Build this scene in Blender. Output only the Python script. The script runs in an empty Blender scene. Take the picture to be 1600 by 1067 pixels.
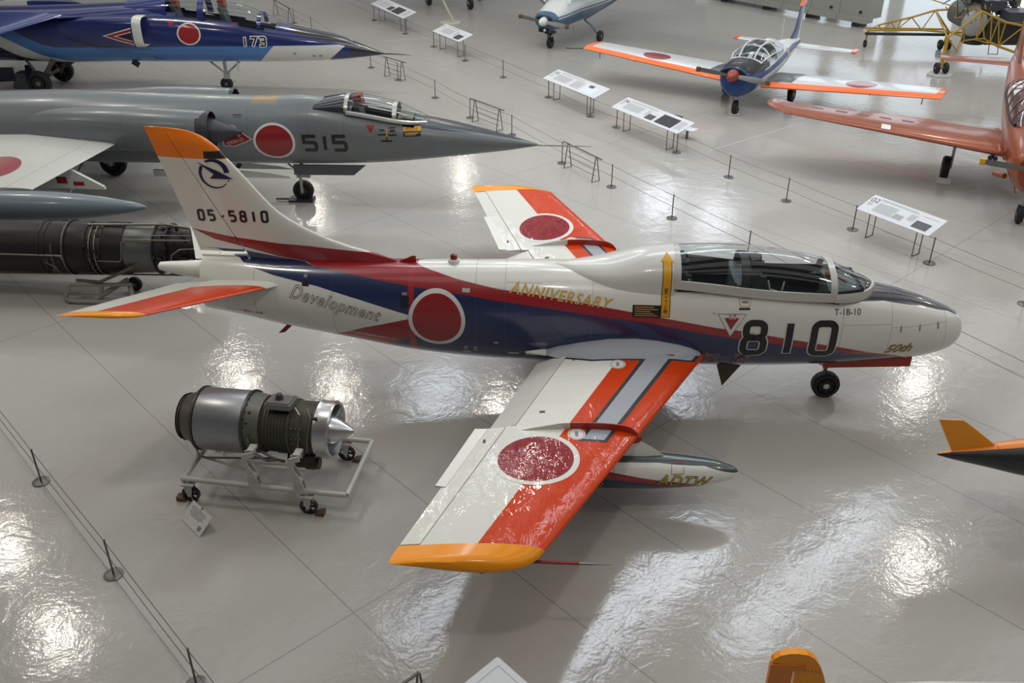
import bpy, bmesh, math, random
from mathutils import Vector, Matrix
from mathutils.bvhtree import BVHTree

random.seed(7)
sc = bpy.context.scene
COL = sc.collection
PI = math.pi
def R(a): return math.radians(a)

# ------------------------------------------------------------------ camera
CAM_F, CAM_PITCH, CAM_ROLL, CAM_YAW = 1476.83, 0.531446, -0.00084626, -0.04535782
CAM_POS = Vector((-5.98397, -12.30571, 8.06415))
fw = Vector((math.sin(CAM_YAW)*math.cos(CAM_PITCH), math.cos(CAM_YAW)*math.cos(CAM_PITCH), -math.sin(CAM_PITCH)))
rt = Vector((math.cos(CAM_YAW), -math.sin(CAM_YAW), 0)); upv = rt.cross(fw)
r2 = rt*math.cos(CAM_ROLL)+upv*math.sin(CAM_ROLL); u2 = -rt*math.sin(CAM_ROLL)+upv*math.cos(CAM_ROLL)
cam_d = bpy.data.cameras.new('camera'); cam = bpy.data.objects.new('camera', cam_d); COL.objects.link(cam)
cam_d.sensor_width = 36; cam_d.lens = CAM_F/1600*36; cam_d.clip_end = 300
M = Matrix((( r2.x, u2.x, -fw.x, CAM_POS.x), (r2.y, u2.y, -fw.y, CAM_POS.y), (r2.z, u2.z, -fw.z, CAM_POS.z), (0,0,0,1)))
cam.matrix_world = M
sc.camera = cam

# ------------------------------------------------------------------ world, lamps, exposure
sc.view_settings.view_transform = 'Standard'; sc.view_settings.look = 'None'
sc.view_settings.gamma = 1.0; sc.view_settings.use_curve_mapping = False
sc.view_settings.exposure = -0.38
W = bpy.data.worlds.new('hall_ambient'); sc.world = W; W.use_nodes = True
W.node_tree.nodes['Background'].inputs[0].default_value = (0.93, 0.97, 1.0, 1)
W.node_tree.nodes['Background'].inputs[1].default_value = 0.20
S2 = math.sqrt(0.5)
def uv2xy(u, v): return ((u-v)*S2, (u+v)*S2)      # the hall's own axes lie at 45 degrees
CEIL = 12.0
def lamp(u, v, r=0.42, power=300, col=(1.0, 0.94, 0.82)):
    L = bpy.data.lights.new('high_bay_and_glint_lamp', 'AREA'); L.shape = 'DISK'; L.size = 2*r; L.energy = power; L.color = col
    o = bpy.data.objects.new('high_bay_and_glint_lamp', L); COL.objects.link(o); x, y = uv2xy(u, v); o.location = (x, y, CEIL)
def panel(u0, u1, v0, v1, power, col=(0.86, 0.93, 1.0)):
    L = bpy.data.lights.new('roof_and_fill_light', 'AREA'); L.shape = 'RECTANGLE'; L.size = u1-u0; L.size_y = v1-v0; L.energy = power; L.color = col
    o = bpy.data.objects.new('roof_and_fill_light', L); COL.objects.link(o); x, y = uv2xy((u0+u1)/2, (v0+v1)/2)
    o.location = (x, y, CEIL+(0.05 if u1-u0 < 30 else 0.3)); o.rotation_euler = (0, 0, R(45))
LAMP_P = 190
for (u, v) in ((-9.7,22), (-9.8,17.5), (10.1,3.0), (19.4,7.7), (21.0,37.1), (11.5,38.2), (.2,25.7), (2.6,22.4), (1.0,32.5), (4.5,14.0), (6.2,17.2), (-19.7,20), (-19.7,11), (-9.8,8.3), (-9.8,-1), (.2,-6), (10.1,-6.2), (19.6,-1.5), (29.6,3), (33,13), (38,22)):  # two mid-hall lamps are added to throw glints on the trainer's wing
    lamp(u, v, .42, LAMP_P)
# long strips added as soft fill, standing in for the hall's general light
for k in range(12):
    v = -10.4+4.6*k; panel(-11, 38, v-1.3, v+1.3, 470, (0.95, 0.97, 1.0))
for (u0, u1, v0, v1) in ((-1, 7, 7.0, 8.3), (-3.2, 1.4, 10.4, 11.5), (3.5, 12, 4.4, 5.4), (4, 6.6, 18.8, 20.6), (11, 13.2, 13, 14.6), (25, 28, 25.5, 27.5), (25.5, 28, 22, 24)):
    panel(u0, u1, v0, v1, 40*(u1-u0)*(v1-v0), (.82,.91,1.0))

# ------------------------------------------------------------------ materials
class NB:
    def __init__(s, name):
        s.m = bpy.data.materials.new(name); s.m.use_nodes = True; s.t = s.m.node_tree
        s.b = s.t.nodes['Principled BSDF']; s._oc = None
    def n(s, typ): return s.t.nodes.new(typ)
    def lk(s, a, b): s.t.links.new(a, b)
    def put(s, sock, v):
        if hasattr(v, 'links') or hasattr(v, 'is_output'): s.lk(v, sock)
        else:
            if isinstance(v, (tuple, list)) and len(v) == 3 and sock.type == 'RGBA': v = (*v, 1)
            sock.default_value = v
    def math(s, op, a, b=None, c=None, clamp=False):
        n = s.n('ShaderNodeMath'); n.operation = op; n.use_clamp = clamp
        for i, v in enumerate((a, b, c)):
            if v is not None: s.put(n.inputs[i], v)
        return n.outputs[0]
    def mul(s, a, b): return s.math('MULTIPLY', a, b)
    def gt(s, a, b): return s.math('GREATER_THAN', a, b)
    def lt(s, a, b): return s.math('LESS_THAN', a, b)
    def OR(s, a, b): return s.math('MAXIMUM', a, b)
    def between(s, x, a, b): return s.mul(s.gt(x, a), s.lt(x, b))
    def near(s, x, a, w): return s.lt(s.math('ABSOLUTE', s.math('SUBTRACT', x, a)), w)
    def obj(s):
        if s._oc is None:
            tc = s.n('ShaderNodeTexCoord'); sp = s.n('ShaderNodeSeparateXYZ'); s.lk(tc.outputs['Object'], sp.inputs[0])
            s._oc = (sp.outputs[0], sp.outputs[1], sp.outputs[2], tc.outputs['Object'])
        return s._oc
    def mix(s, f, a, b):
        n = s.n('ShaderNodeMix'); n.data_type = 'RGBA'
        s.put(n.inputs['Factor'], f); s.put(n.inputs[6], a); s.put(n.inputs[7], b); return n.outputs[2]
    def curve(s, x, pts, vmax=4.0):
        """piecewise linear value at x from a table of (x, value)"""
        x0, x1 = pts[0][0], pts[-1][0]
        n = s.n('ShaderNodeFloatCurve'); cv = n.mapping.curves[0]
        P = [((p[0]-x0)/(x1-x0), p[1]/vmax) for p in pts]
        cv.points[0].location = P[0]; cv.points[1].location = P[-1]
        for p in P[1:-1]: cv.points.new(*p)
        for p in cv.points: p.handle_type = 'VECTOR'
        n.mapping.use_clip = False; n.mapping.update()
        t = s.math('DIVIDE', s.math('SUBTRACT', x, x0), x1-x0, clamp=True)
        s.put(n.inputs['Value'], t)
        return s.mul(n.outputs[0], vmax)
    def noise(s, scale, detail=3, rough=.5, vec=None, dist=0):
        n = s.n('ShaderNodeTexNoise'); n.inputs['Scale'].default_value = scale; n.inputs['Detail'].default_value = detail
        n.inputs['Roughness'].default_value = rough; n.inputs['Distortion'].default_value = dist
        s.lk(vec if vec is not None else s.obj()[3], n.inputs['Vector']); return n.outputs['Fac']
    def stretch(s, sx, sy, sz, rz=0):
        n = s.n('ShaderNodeMapping'); s.lk(s.obj()[3], n.inputs['Vector']); n.inputs['Scale'].default_value = (sx, sy, sz); n.inputs['Rotation'].default_value = (0, 0, rz); return n.outputs[0]
    def bump(s, h, strength=.2, dist=.02, sock='Normal'):
        n = s.n('ShaderNodeBump'); n.inputs['Strength'].default_value = strength; n.inputs['Distance'].default_value = dist
        s.put(n.inputs['Height'], h); s.lk(n.outputs[0], s.b.inputs[sock]); return n
    def set(s, **k):
        nm = dict(col='Base Color', rough='Roughness', metal='Metallic', coat='Coat Weight', coatr='Coat Roughness', spec='Specular IOR Level',
                  trans='Transmission Weight', alpha='Alpha', ior='IOR', emit='Emission Color', estr='Emission Strength')
        for a, v in k.items(): s.put(s.b.inputs[nm[a]], v)
        return s.m
def vary(nb, col, amt=.08, scale=1.2):
    d = tuple(c*(1-amt) for c in col)
    return nb.mix(nb.noise(scale, 4, .6), col, d)
_mc = {}
def mat(name, col=(.8,.8,.8), rough=.4, metal=0, coat=0, var=.08, scale=3, spec=.5, bump=0, bscale=40):
    if name in _mc: return _mc[name]
    nb = NB(name); nb.set(col=vary(nb, col, var, scale) if var else col, rough=rough, metal=metal, coat=coat, coatr=.08, spec=spec)
    if bump: nb.bump(nb.noise(bscale, 3), bump, .01)
    _mc[name] = nb.m; return nb.m
def glass_mat(name, tint=(.86,.89,.89), gain=1.0):
    if name in _mc: return _mc[name]
    m = bpy.data.materials.new(name); m.use_nodes = True; t = m.node_tree; t.nodes.remove(t.nodes['Principled BSDF'])
    tr = t.nodes.new('ShaderNodeBsdfTransparent'); tr.inputs[0].default_value = (*tint, 1)
    gl = t.nodes.new('ShaderNodeBsdfGlossy'); gl.inputs['Roughness'].default_value = .035
    fr = t.nodes.new('ShaderNodeFresnel'); ge = t.nodes.new('ShaderNodeNewGeometry'); io = t.nodes.new('ShaderNodeMath'); io.operation = 'MULTIPLY_ADD'
    io.inputs[1].default_value = 1/1.5-1.5; io.inputs[2].default_value = 1.5; t.links.new(ge.outputs['Backfacing'], io.inputs[0]); t.links.new(io.outputs[0], fr.inputs['IOR'])   # thin pane: the same on both faces
    mu = t.nodes.new('ShaderNodeMath'); mu.operation = 'MULTIPLY'; mu.inputs[1].default_value = gain; mu.use_clamp = True
    mx = t.nodes.new('ShaderNodeMixShader'); t.links.new(fr.outputs[0], mu.inputs[0]); t.links.new(mu.outputs[0], mx.inputs[0])
    t.links.new(tr.outputs[0], mx.inputs[1]); t.links.new(gl.outputs[0], mx.inputs[2]); t.links.new(mx.outputs[0], t.nodes['Material Output'].inputs['Surface'])
    _mc[name] = m; return m

WHITE = (.74, .74, .68); RED = (.30, .012, .018); BLUE = (.012, .022, .085); ORANGE = (1.0, .34, .003); VERM = (.60, .050, .006)
m_black = mat('black_paint', (.012,.012,.014), .35)
m_rubber = mat('tyre_rubber', (.012,.012,.012), .65, bump=.1, bscale=90)
m_steel = mat('brushed_steel', (.30,.29,.27), .35, .9)
m_alu = mat('bare_aluminium', (.62,.62,.62), .28, .95)
m_white = mat('white_paint', WHITE, .28, coat=.5, var=.05)
m_red = mat('dark_red_paint', RED, .3, coat=.4)
m_gold = mat('gold_paint', (.55,.29,.04), .35)
m_yellow = mat('yellow_paint', (.72,.36,.01), .35)
m_dark = mat('cockpit_black', (.018,.019,.022), .6)
m_grey = mat('grey_enamel', (.22,.24,.25), .4)
m_orange = mat('orange_paint', ORANGE, .25, coat=.35, var=.10, spec=.3)
m_verm = mat('vermilion_paint', VERM, .25, coat=.3, spec=.3)
m_navy = mat('navy_paint', BLUE, .3, coat=.4)
m_label = mat('white_marking', (.72,.72,.70), .45)
m_glass = glass_mat('canopy_glass')

# ------------------------------------------------------------------ mesh helpers
def link(name, verts, faces, mt=None, parent=None, smooth=True, ang=40):
    me = bpy.data.meshes.new(name); me.from_pydata([tuple(v) for v in verts], [], faces)
    bm = bmesh.new(); bm.from_mesh(me); bmesh.ops.remove_doubles(bm, verts=bm.verts, dist=1e-5)
    bmesh.ops.recalc_face_normals(bm, faces=bm.faces); bm.to_mesh(me); bm.free()
    if smooth:
        me.polygons.foreach_set('use_smooth', [True]*len(me.polygons)); me.set_sharp_from_angle(angle=R(ang))
    if mt: me.materials.append(mt)
    o = bpy.data.objects.new(name, me); COL.objects.link(o)
    if parent: o.parent = parent
    return o
def thing(name, label, cat, loc=(0,0,0), rz=0, group=None):
    o = bpy.data.objects.new(name, None); COL.objects.link(o); o.location = loc; o.rotation_euler = (0,0,rz)
    o.empty_display_size = .2
    return tag(o, label, cat, group)
def tag(o, label, cat, group=None):
    o['label'] = label; o['category'] = cat
    if group: o['group'] = group
    return o
class MB:
    """collects shapes for one mesh object"""
    def __init__(s): s.v = []; s.f = []
    def add(s, v, f):
        k = len(s.v); s.v += [Vector(p) for p in v]; s.f += [tuple(i+k for i in q) for q in f]; return s
    def box(s, c, d, rot=None, taper=1.0):
        x, y, z = (k/2 for k in d)
        P = [Vector((sx*x*(taper if sz > 0 else 1), sy*y*(taper if sz > 0 else 1), sz*z)) for sx in (-1,1) for sy in (-1,1) for sz in (-1,1)]
        if rot is not None: P = [rot @ p for p in P]
        c = Vector(c)
        return s.add([p+c for p in P], [(0,1,3,2),(4,6,7,5),(0,4,5,1),(2,3,7,6),(0,2,6,4),(1,5,7,3)])
    def cyl(s, a, b, r, r1=None, n=12, cap=True):
        a, b = Vector(a), Vector(b); d = (b-a)
        if d.length < 1e-6: return s
        d.normalize(); r1 = r if r1 is None else r1
        p = d.orthogonal().normalized(); q = d.cross(p)
        V = []
        for i in range(n):
            t = 2*PI*i/n; w = p*math.cos(t)+q*math.sin(t); V += [a+w*r, b+w*r1]
        F = [(2*i, 2*((i+1) % n), 2*((i+1) % n)+1, 2*i+1) for i in range(n)]
        if cap: F += [tuple(2*i for i in range(n))[::-1], tuple(2*i+1 for i in range(n))]
        return s.add(V, F)
    def tube(s, pts, r, n=8, closed=False):
        pts = [Vector(p) for p in pts]; m = len(pts); rings = []
        up = None
        for i, p in enumerate(pts):
            if closed: d = (pts[(i+1) % m]-pts[i-1])
            else: d = pts[min(i+1, m-1)]-pts[max(i-1, 0)]
            d.normalize()
            if up is None: up = d.orthogonal().normalized()
            up = (up - d*up.dot(d)); up = up.normalized() if up.length > 1e-6 else d.orthogonal().normalized()
            q = d.cross(up)
            rr = r[i] if isinstance(r, (list, tuple)) else r
            rings.append([p+(up*math.cos(2*PI*k/n)+q*math.sin(2*PI*k/n))*rr for k in range(n)])
        return s.rings(rings, closed=closed, caps=not closed)
    def rings(s, rings, closed=False, caps=True, loop=True):
        n = len(rings[0]); V = [p for r_ in rings for p in r_]; F = []
        m = len(rings)
        for i in range(m if closed else m-1):
            for k in range(n if loop else n-1):
                a = i*n+k; b = i*n+(k+1) % n; c = ((i+1) % m)*n+(k+1) % n; d = ((i+1) % m)*n+k
                F.append((a, b, c, d))
        if caps and not closed and loop: F += [tuple(range(n))[::-1], tuple(range((m-1)*n, m*n))]
        return s.add(V, F)
    def lathe(s, prof, o=(0,0,0), axis='x', n=24, caps=True):
        """profile of (along, radius)"""
        o = Vector(o); rings = []
        for (t, r_) in prof:
            ring = []
            for k in range(n):
                a = 2*PI*k/n; c, d = math.cos(a)*max(r_, 1e-4), math.sin(a)*max(r_, 1e-4)
                ring.append(o + (Vector((t, c, d)) if axis == 'x' else Vector((c, t, d)) if axis == 'y' else Vector((c, d, t))))
            rings.append(ring)
        return s.rings(rings, caps=caps)
    def prism(s, pts, h, axis='z', o=0.0):
        """polygon extruded by h along an axis, from o"""
        n = len(pts)
        def P(p, t): return Vector((p[0], p[1], t)) if axis == 'z' else Vector((p[0], t, p[1])) if axis == 'y' else Vector((t, p[0], p[1]))
        V = [P(p, o) for p in pts]+[P(p, o+h) for p in pts]
        F = [tuple(range(n))[::-1], tuple(range(n, 2*n))]+[(i, (i+1) % n, n+(i+1) % n, n+i) for i in range(n)]
        return s.add(V, F)
    def sphere(s, c, r, n=12, m=8, sc=(1,1,1)):
        c = Vector(c); rings = []
        for j in range(m+1):
            t = PI*j/m; rr = max(math.sin(t), 1e-3)
            rings.append([c+Vector((math.cos(2*PI*k/n)*rr*r*sc[0], math.sin(2*PI*k/n)*rr*r*sc[1], math.cos(t)*r*sc[2])) for k in range(n)])
        return s.rings(rings)
    def xf(s, mtx): s.v = [mtx @ p for p in s.v]; return s
    def out(s, name, mt=None, parent=None, smooth=True, ang=40): return link(name, s.v, s.f, mt, parent, smooth, ang)

def sring(x, zc, a, bt, bb, nt=2.0, nb=2.0, N=48, y0=0):
    """superellipse section across the x axis"""
    P = []
    for k in range(N):
        t = 2*PI*k/N; c, s_ = math.cos(t), math.sin(t)
        n = nt if s_ >= 0 else nb; b = bt if s_ >= 0 else bb
        P.append(Vector((x, y0+a*math.copysign(abs(c)**(2/n), c), zc+b*math.copysign(abs(s_)**(2/n), s_))))
    return P
def lerp_table(tab, x):
    if x <= tab[0][0]: return tab[0][1:]
    for p, q in zip(tab, tab[1:]):
        if x <= q[0]:
            t = (x-p[0])/(q[0]-p[0]); return tuple(a+(b-a)*t for a, b in zip(p[1:], q[1:]))
    return tab[-1][1:]
def smooth_table(tab, x):
    """Catmull-Rom through the rows"""
    n = len(tab)
    if x <= tab[0][0]: return tab[0][1:]
    if x >= tab[-1][0]: return tab[-1][1:]
    i = max(k for k in range(n-1) if tab[k][0] <= x)
    p1, p2 = tab[i], tab[i+1]; p0 = tab[i-1] if i else p1; p3 = tab[i+2] if i+2 < n else p2
    h = p2[0]-p1[0]; t = (x-p1[0])/h; out = []
    for k in range(1, len(p1)):
        m1 = (p2[k]-p0[k])/(p2[0]-p0[0]) if p2[0] != p0[0] else 0; m2 = (p3[k]-p1[k])/(p3[0]-p1[0]) if p3[0] != p1[0] else 0
        if i == 0: m1 = (p2[k]-p1[k])/h
        if i+2 >= n: m2 = (p2[k]-p1[k])/h
        out.append((2*t**3-3*t*t+1)*p1[k]+(t**3-2*t*t+t)*h*m1+(-2*t**3+3*t*t)*p2[k]+(t**3-t*t)*h*m2)
    return tuple(out)
def naca(c, t): return 5*t*(.2969*math.sqrt(c)-.126*c-.3516*c*c+.2843*c**3-.1036*c**4)
def foil(st, n=14, mb=None):
    """aerofoil loft; stations (le, te, thickness ratio, c0, c1, normal)"""
    rings = []
    for (le, te, t, c0, c1, nv) in st:
        le, te, nv = Vector(le), Vector(te), Vector(nv).normalized(); ch = (te-le).length
        cs = [c0+(c1-c0)*(1-math.cos(PI/2*i/n)) if c0 < .01 else c0+(c1-c0)*i/n for i in range(n+1)]
        U = [le+(te-le)*c+nv*naca(c, t)*ch for c in cs]; L = [le+(te-le)*c-nv*naca(c, t)*ch*.75 for c in cs]
        ring = U[::-1]+(L[1:] if c0 < .01 else L)
        rings.append(ring)
    return (mb or MB()).rings(rings)
def bvh(o):
    me = o.data; return BVHTree.FromPolygons([v.co.copy() for v in me.vertices], [tuple(p.vertices) for p in me.polygons])
def bvh_many(objs):
    V = []; F = []
    for o in objs:
        k = len(V); V += [v.co.copy() for v in o.data.vertices]; F += [tuple(i+k for i in p.vertices) for p in o.data.polygons]
    return BVHTree.FromPolygons(V, F)

# ------------------------------------------------------------------ flat markings laid onto curved skins
def refine(verts, faces, L):
    bm = bmesh.new(); vs = [bm.verts.new((v[0], v[1], 0)) for v in verts]
    for f in faces:
        try: bm.faces.new([vs[i] for i in f])
        except ValueError: pass
    bmesh.ops.triangulate(bm, faces=bm.faces)
    for _ in range(7):
        es = [e for e in bm.edges if e.calc_length() > L]
        if not es: break
        bmesh.ops.subdivide_edges(bm, edges=es, cuts=1); bmesh.ops.triangulate(bm, faces=bm.faces)
    V = [(v.co.x, v.co.y) for v in bm.verts]; bm.verts.index_update(); F = [tuple(v.index for v in f.verts) for f in bm.faces]; bm.free()
    return V, F
def decal(name, verts, faces, tree, proj, mt, parent, off=.004, L=.06):
    """proj(u, v) -> (origin, direction) in the parent's space"""
    V, F = refine(verts, faces, L); P = []; ok = []
    for (u, v) in V:
        o, d = proj(u, v); loc, nrm, idx, dist = tree.ray_cast(Vector(o), Vector(d))
        if loc is None: P.append(Vector(o)); ok.append(False); continue
        if nrm.dot(Vector(d)) > 0: nrm = -nrm
        P.append(loc+nrm*off); ok.append(True)
    F = [f for f in F if all(ok[i] for i in f)]
    if not F: return None
    return link(name, P, F, mt, parent, True, 80)
def side(s=-1): return lambda u, v: ((u, s*8, v), (0, -s, 0))
def top(): return lambda u, v: ((u, v, 9), (0, 0, -1))
def disc(cx, cy, r, n=40, r0=0):
    if r0 == 0: return [(cx+r*math.cos(2*PI*k/n), cy+r*math.sin(2*PI*k/n)) for k in range(n)], [tuple(range(n))]
    V = []
    for k in range(n):
        a = 2*PI*k/n; V += [(cx+r0*math.cos(a), cy+r0*math.sin(a)), (cx+r*math.cos(a), cy+r*math.sin(a))]
    return V, [(2*k, 2*k+1, 2*((k+1) % n)+1, 2*((k+1) % n)) for k in range(n)]
def rect(x0, y0, x1, y1): return [(x0,y0),(x1,y0),(x1,y1),(x0,y1)], [(0,1,2,3)]
def poly(*p): return list(p), [tuple(range(len(p)))]
def text2d(s, size, offset=0, shear=0, align='LEFT', space=1.0):
    c = bpy.data.curves.new('lettering', 'FONT'); c.body = s; c.size = size; c.offset = offset; c.shear = shear; c.align_x = align
    c.space_character = space; c.resolution_u = 3
    o = bpy.data.objects.new('lettering', c); COL.objects.link(o); dg = bpy.context.evaluated_depsgraph_get()
    me = o.evaluated_get(dg).to_mesh(); V = [(v.co.x, v.co.y) for v in me.vertices]; F = [tuple(p.vertices) for p in me.polygons]
    o.evaluated_get(dg).to_mesh_clear(); bpy.data.objects.remove(o); bpy.data.curves.remove(c)
    return V, F
def place(VF, ox, oy, ang=0, sx=1, sy=1):
    c, s_ = math.cos(ang), math.sin(ang)
    return [(ox+sx*x*c-sy*y*s_, oy+sx*x*s_+sy*y*c) for x, y in VF[0]], VF[1]
def join2d(*parts):
    V = []; F = []
    for v, f in parts:
        k = len(V); V += v; F += [tuple(i+k for i in q) for q in f]
    return V, F
def stroke(pts, w, closed=False):
    n = len(pts); V = []; F = []
    for i, p in enumerate(pts):
        a = pts[i-1] if (i or closed) else p; b = pts[(i+1) % n] if (i < n-1 or closed) else p
        d1 = Vector((p[0]-a[0], p[1]-a[1])); d2 = Vector((b[0]-p[0], b[1]-p[1]))
        if d1.length < 1e-9: d1 = d2
        if d2.length < 1e-9: d2 = d1
        d1.normalize(); d2.normalize(); m = (d1+d2)
        m = m.normalized() if m.length > 1e-6 else d1
        k = w/2/max(m.dot(d1), .45); nx, ny = -m.y*k, m.x*k
        V += [(p[0]+nx, p[1]+ny), (p[0]-nx, p[1]-ny)]
    for i in range(n if closed else n-1):
        j = (i+1) % n; F.append((2*i, 2*i+1, 2*j+1, 2*j))
    return V, F
def rrect(x0, y0, x1, y1, r, n=5):
    P = []
    for cx, cy, a0 in ((x1-r, y1-r, 0), (x0+r, y1-r, 90), (x0+r, y0+r, 180), (x1-r, y0+r, 270)):
        P += [(cx+r*math.cos(R(a0+90*k/n)), cy+r*math.sin(R(a0+90*k/n))) for k in range(n+1)]
    return P
def arc(cx, cy, r, a0, a1, n=6): return [(cx+r*math.cos(R(a0+(a1-a0)*k/n)), cy+r*math.sin(R(a0+(a1-a0)*k/n))) for k in range(n+1)]
def digit(ch, w=.5, r=.17):
    """centre lines of a stencil-like numeral in a box w by 1"""
    if ch == '0': return [(rrect(0, 0, w, 1, r), True)]
    if ch == '8': return [(rrect(.03, .53, w-.03, 1, r), True), (rrect(0, 0, w, .53, r), True)]
    if ch == '1': return [([(w/2, 0), (w/2, 1)], False)]
    if ch == '5': return [([(w, 1), (0, 1), (0, .57)]+[(w-r, .57)]+arc(w-r, .57-r, r, 90, 0)[1:]+arc(w-r, r, r, 0, -90)+[(0, 0)], False)]
    if ch == '7': return [([(0, 1), (w, 1), (w*.35, 0)], False)]
    if ch == '3': return [([(0, 1)]+arc(w-r, 1-r, r, 90, 0)+arc(w-r, .53+r, r, 0, -90)+[(.15, .53)], False), ([(w-r, .53)]+arc(w-r, .53-r, r, 90, 0)[1:]+arc(w-r, r, r, 0, -90)+[(0, 0)], False)]
    if ch == '-': return [([(.05, .5), (w-.05, .5)], False)]
    if ch == '2': return [([(0, 1)]+arc(w-r, 1-r, r, 90, 0)+arc(w-r, .5+r, r, 0, -90)+arc(r, .5-r, r, 90, 180)+[(0, 0), (w, 0)], False)]
    return []
def numerals(s, x, y, h, wr=.5, pitch=.85, sw=.15, grow=0.0):
    parts = []
    for i, ch in enumerate(s):
        for pts, cl in digit(ch, wr):
            ox = x+i*pitch*h
            P = [(ox+px*h, y+py*h) for px, py in pts]
            if grow and not cl:
                for e, f in ((0, 1), (-1, -2)):
                    d = Vector((P[e][0]-P[f][0], P[e][1]-P[f][1])).normalized()*grow; P[e] = (P[e][0]+d.x, P[e][1]+d.y)
            parts.append(stroke(P, sw*h+2*grow, cl))
    return join2d(*parts)
# ------------------------------------------------------------------ the hall
def make_floor():
    nb = NB('polished_resin_floor'); x, y, z, v = nb.obj()
    u = nb.mul(nb.math('ADD', x, y), S2); w = nb.mul(nb.math('SUBTRACT', y, x), S2)
    def joints(c, off, step, hw):
        f = nb.math('FRACT', nb.math('DIVIDE', nb.math('SUBTRACT', c, off-hw), step)); return nb.lt(f, 2*hw/step)
    j = nb.OR(joints(u, -9.09, 1.777, .008), joints(w, 2.4, 9.08, .008))
    c = nb.mix(nb.noise(.35, 4, .55), (.455,.44,.41), (.40,.385,.36)); c = nb.mix(nb.math('MULTIPLY', nb.noise(160, 2, .7), .30), c, (.30,.285,.26))
    c = nb.mix(nb.mul(j, .55), c, (.16,.15,.14))
    wv = nb.math('ADD', nb.mul(nb.noise(2.6, 3, .6, dist=.8), 1.0), nb.mul(nb.noise(22, 3, .6, dist=.5), .22))
    rg = nb.math('ADD', nb.mul(nb.noise(.8, 3), .08), .06)
    nb.set(col=c, rough=rg, spec=.5); nb.bump(wv, .38, .014)
    return nb.m
fl = MB(); fl.add([(-60,-30,0),(60,-30,0),(60,62,0),(-60,62,0)], [(0,1,2,3)])
floor = fl.out('floor', make_floor(), smooth=False); floor['kind'] = 'structure'
cl = MB().box((0, 16, CEIL+.75), (150, 150, .3), Matrix.Rotation(R(45), 3, 'Z'))
ceil = cl.out('ceiling', mat('ceiling_panels', (.62,.62,.60), .8, var=.04), smooth=False); ceil['kind'] = 'structure'

# ------------------------------------------------------------------ trainer jet in the middle
T1 = thing('trainer_jet', 'white, blue and red jet trainer numbered 810 with orange wingtips in the middle', 'aircraft')
# section table: x, zc, half width, up, down, exponent above
FT = [(-11.05,1.69,.33,.47,.345,1.9),(-10.5,1.645,.375,.51,.41,1.9),(-10,1.59,.42,.54,.477,1.95),(-9,1.52,.49,.61,.603,2.0),(-8,1.43,.54,.70,.706,2.0),(-7,1.38,.565,.76,.76,2.05),
      (-6,1.365,.58,.785,.788,2.2),(-5,1.345,.585,.77,.765,2.5),(-4,1.33,.58,.75,.756,2.9),(-3,1.31,.57,.72,.726,3.0),(-2,1.29,.55,.655,.654,2.8),(-1.5,1.295,.53,.615,.61,2.4),
      (-1,1.28,.49,.545,.542,2.1),(-.5,1.24,.40,.43,.43,2.0),(-.2,1.228,.305,.315,.318,2.0),(-.09,1.232,.235,.245,.245,2.0),(-.02,1.24,.15,.155,.155,2.0),(0.0,1.245,.06,.06,.06,2.0)]
xs = [-11.05+.1*i for i in range(109)]+[-.2,-.15,-.11,-.08,-.05,-.03,-.015,-.005,0]
def t1_sec(x, N=56):
    zc, a, bt, bb, n = smooth_table(FT, x); return sring(x, zc, a, bt, bb, n, 2.0, N)
SILL = [(-4.25,2.125,.47),(-3.7,2.07,.475),(-3,1.985,.475),(-2.2,1.955,.465),(-2,1.945,.46),(-1.7,1.935,.40),(-1.5,1.94,.27),(-1.38,1.95,.0)]

def livery():
    nb = NB('trainer_livery'); x, y, z, v = nb.obj()
    wr = nb.curve(x, T_WR); rb = nb.curve(x, T_RB); bw = nb.curve(x, T_BW); rw = nb.curve(x, T_RW); ru = nb.curve(x, T_RU); rl = nb.curve(x, T_RL)
    white = vary(nb, WHITE, .06, 1.5); red = RED; blue = BLUE
    fwd = nb.gt(x, -7.93)
    # tail half: white, then red band, white wedge, blue band, white below, red wedge underneath
    ct = nb.mix(nb.mul(nb.lt(z, ru), nb.gt(z, rl)), white, red)
    ct = nb.mix(nb.mul(nb.lt(z, rb), nb.gt(z, bw)), ct, blue)
    ct = nb.mix(nb.lt(z, rw), ct, red)
    ct = nb.mix(nb.lt(z, nb.curve(x, T_BL)), ct, blue)
    cf = nb.mix(nb.lt(z, wr), white, red); cf = nb.mix(nb.lt(z, rb), cf, blue)
    c = nb.mix(fwd, ct, cf)
    c = nb.mix(nb.near(x, -7.965, .045), c, (.34,.016,.022))
    blk = nb.mul(nb.gt(x, -1.98), nb.gt(z, nb.curve(x, T_BK))); c = nb.mix(blk, c, (.018,.018,.03))
    ln = None
    for xi in (-.33, -1.16, -1.86, -5.38, -6.62, -7.04, -9.1, -10.25):
        q = nb.near(x, xi, .0045); ln = q if ln is None else nb.OR(ln, q)
    for (x0, x1, zz) in ((-1.16,-.33,1.47),(-1.86,-1.16,1.52),(-7.04,-6.62,1.93),(-6.6,-6.1,2.0)):
        ln = nb.OR(ln, nb.mul(nb.between(x, x0, x1), nb.near(z, zz, .004)))
    c = nb.mix(nb.mul(ln, .45), c, (.08,.08,.08))
    nb.set(col=c, rough=.27, coat=.55, coatr=.06); nb.bump(nb.noise(2.2, 2), .06, .02)
    return nb.m
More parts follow.
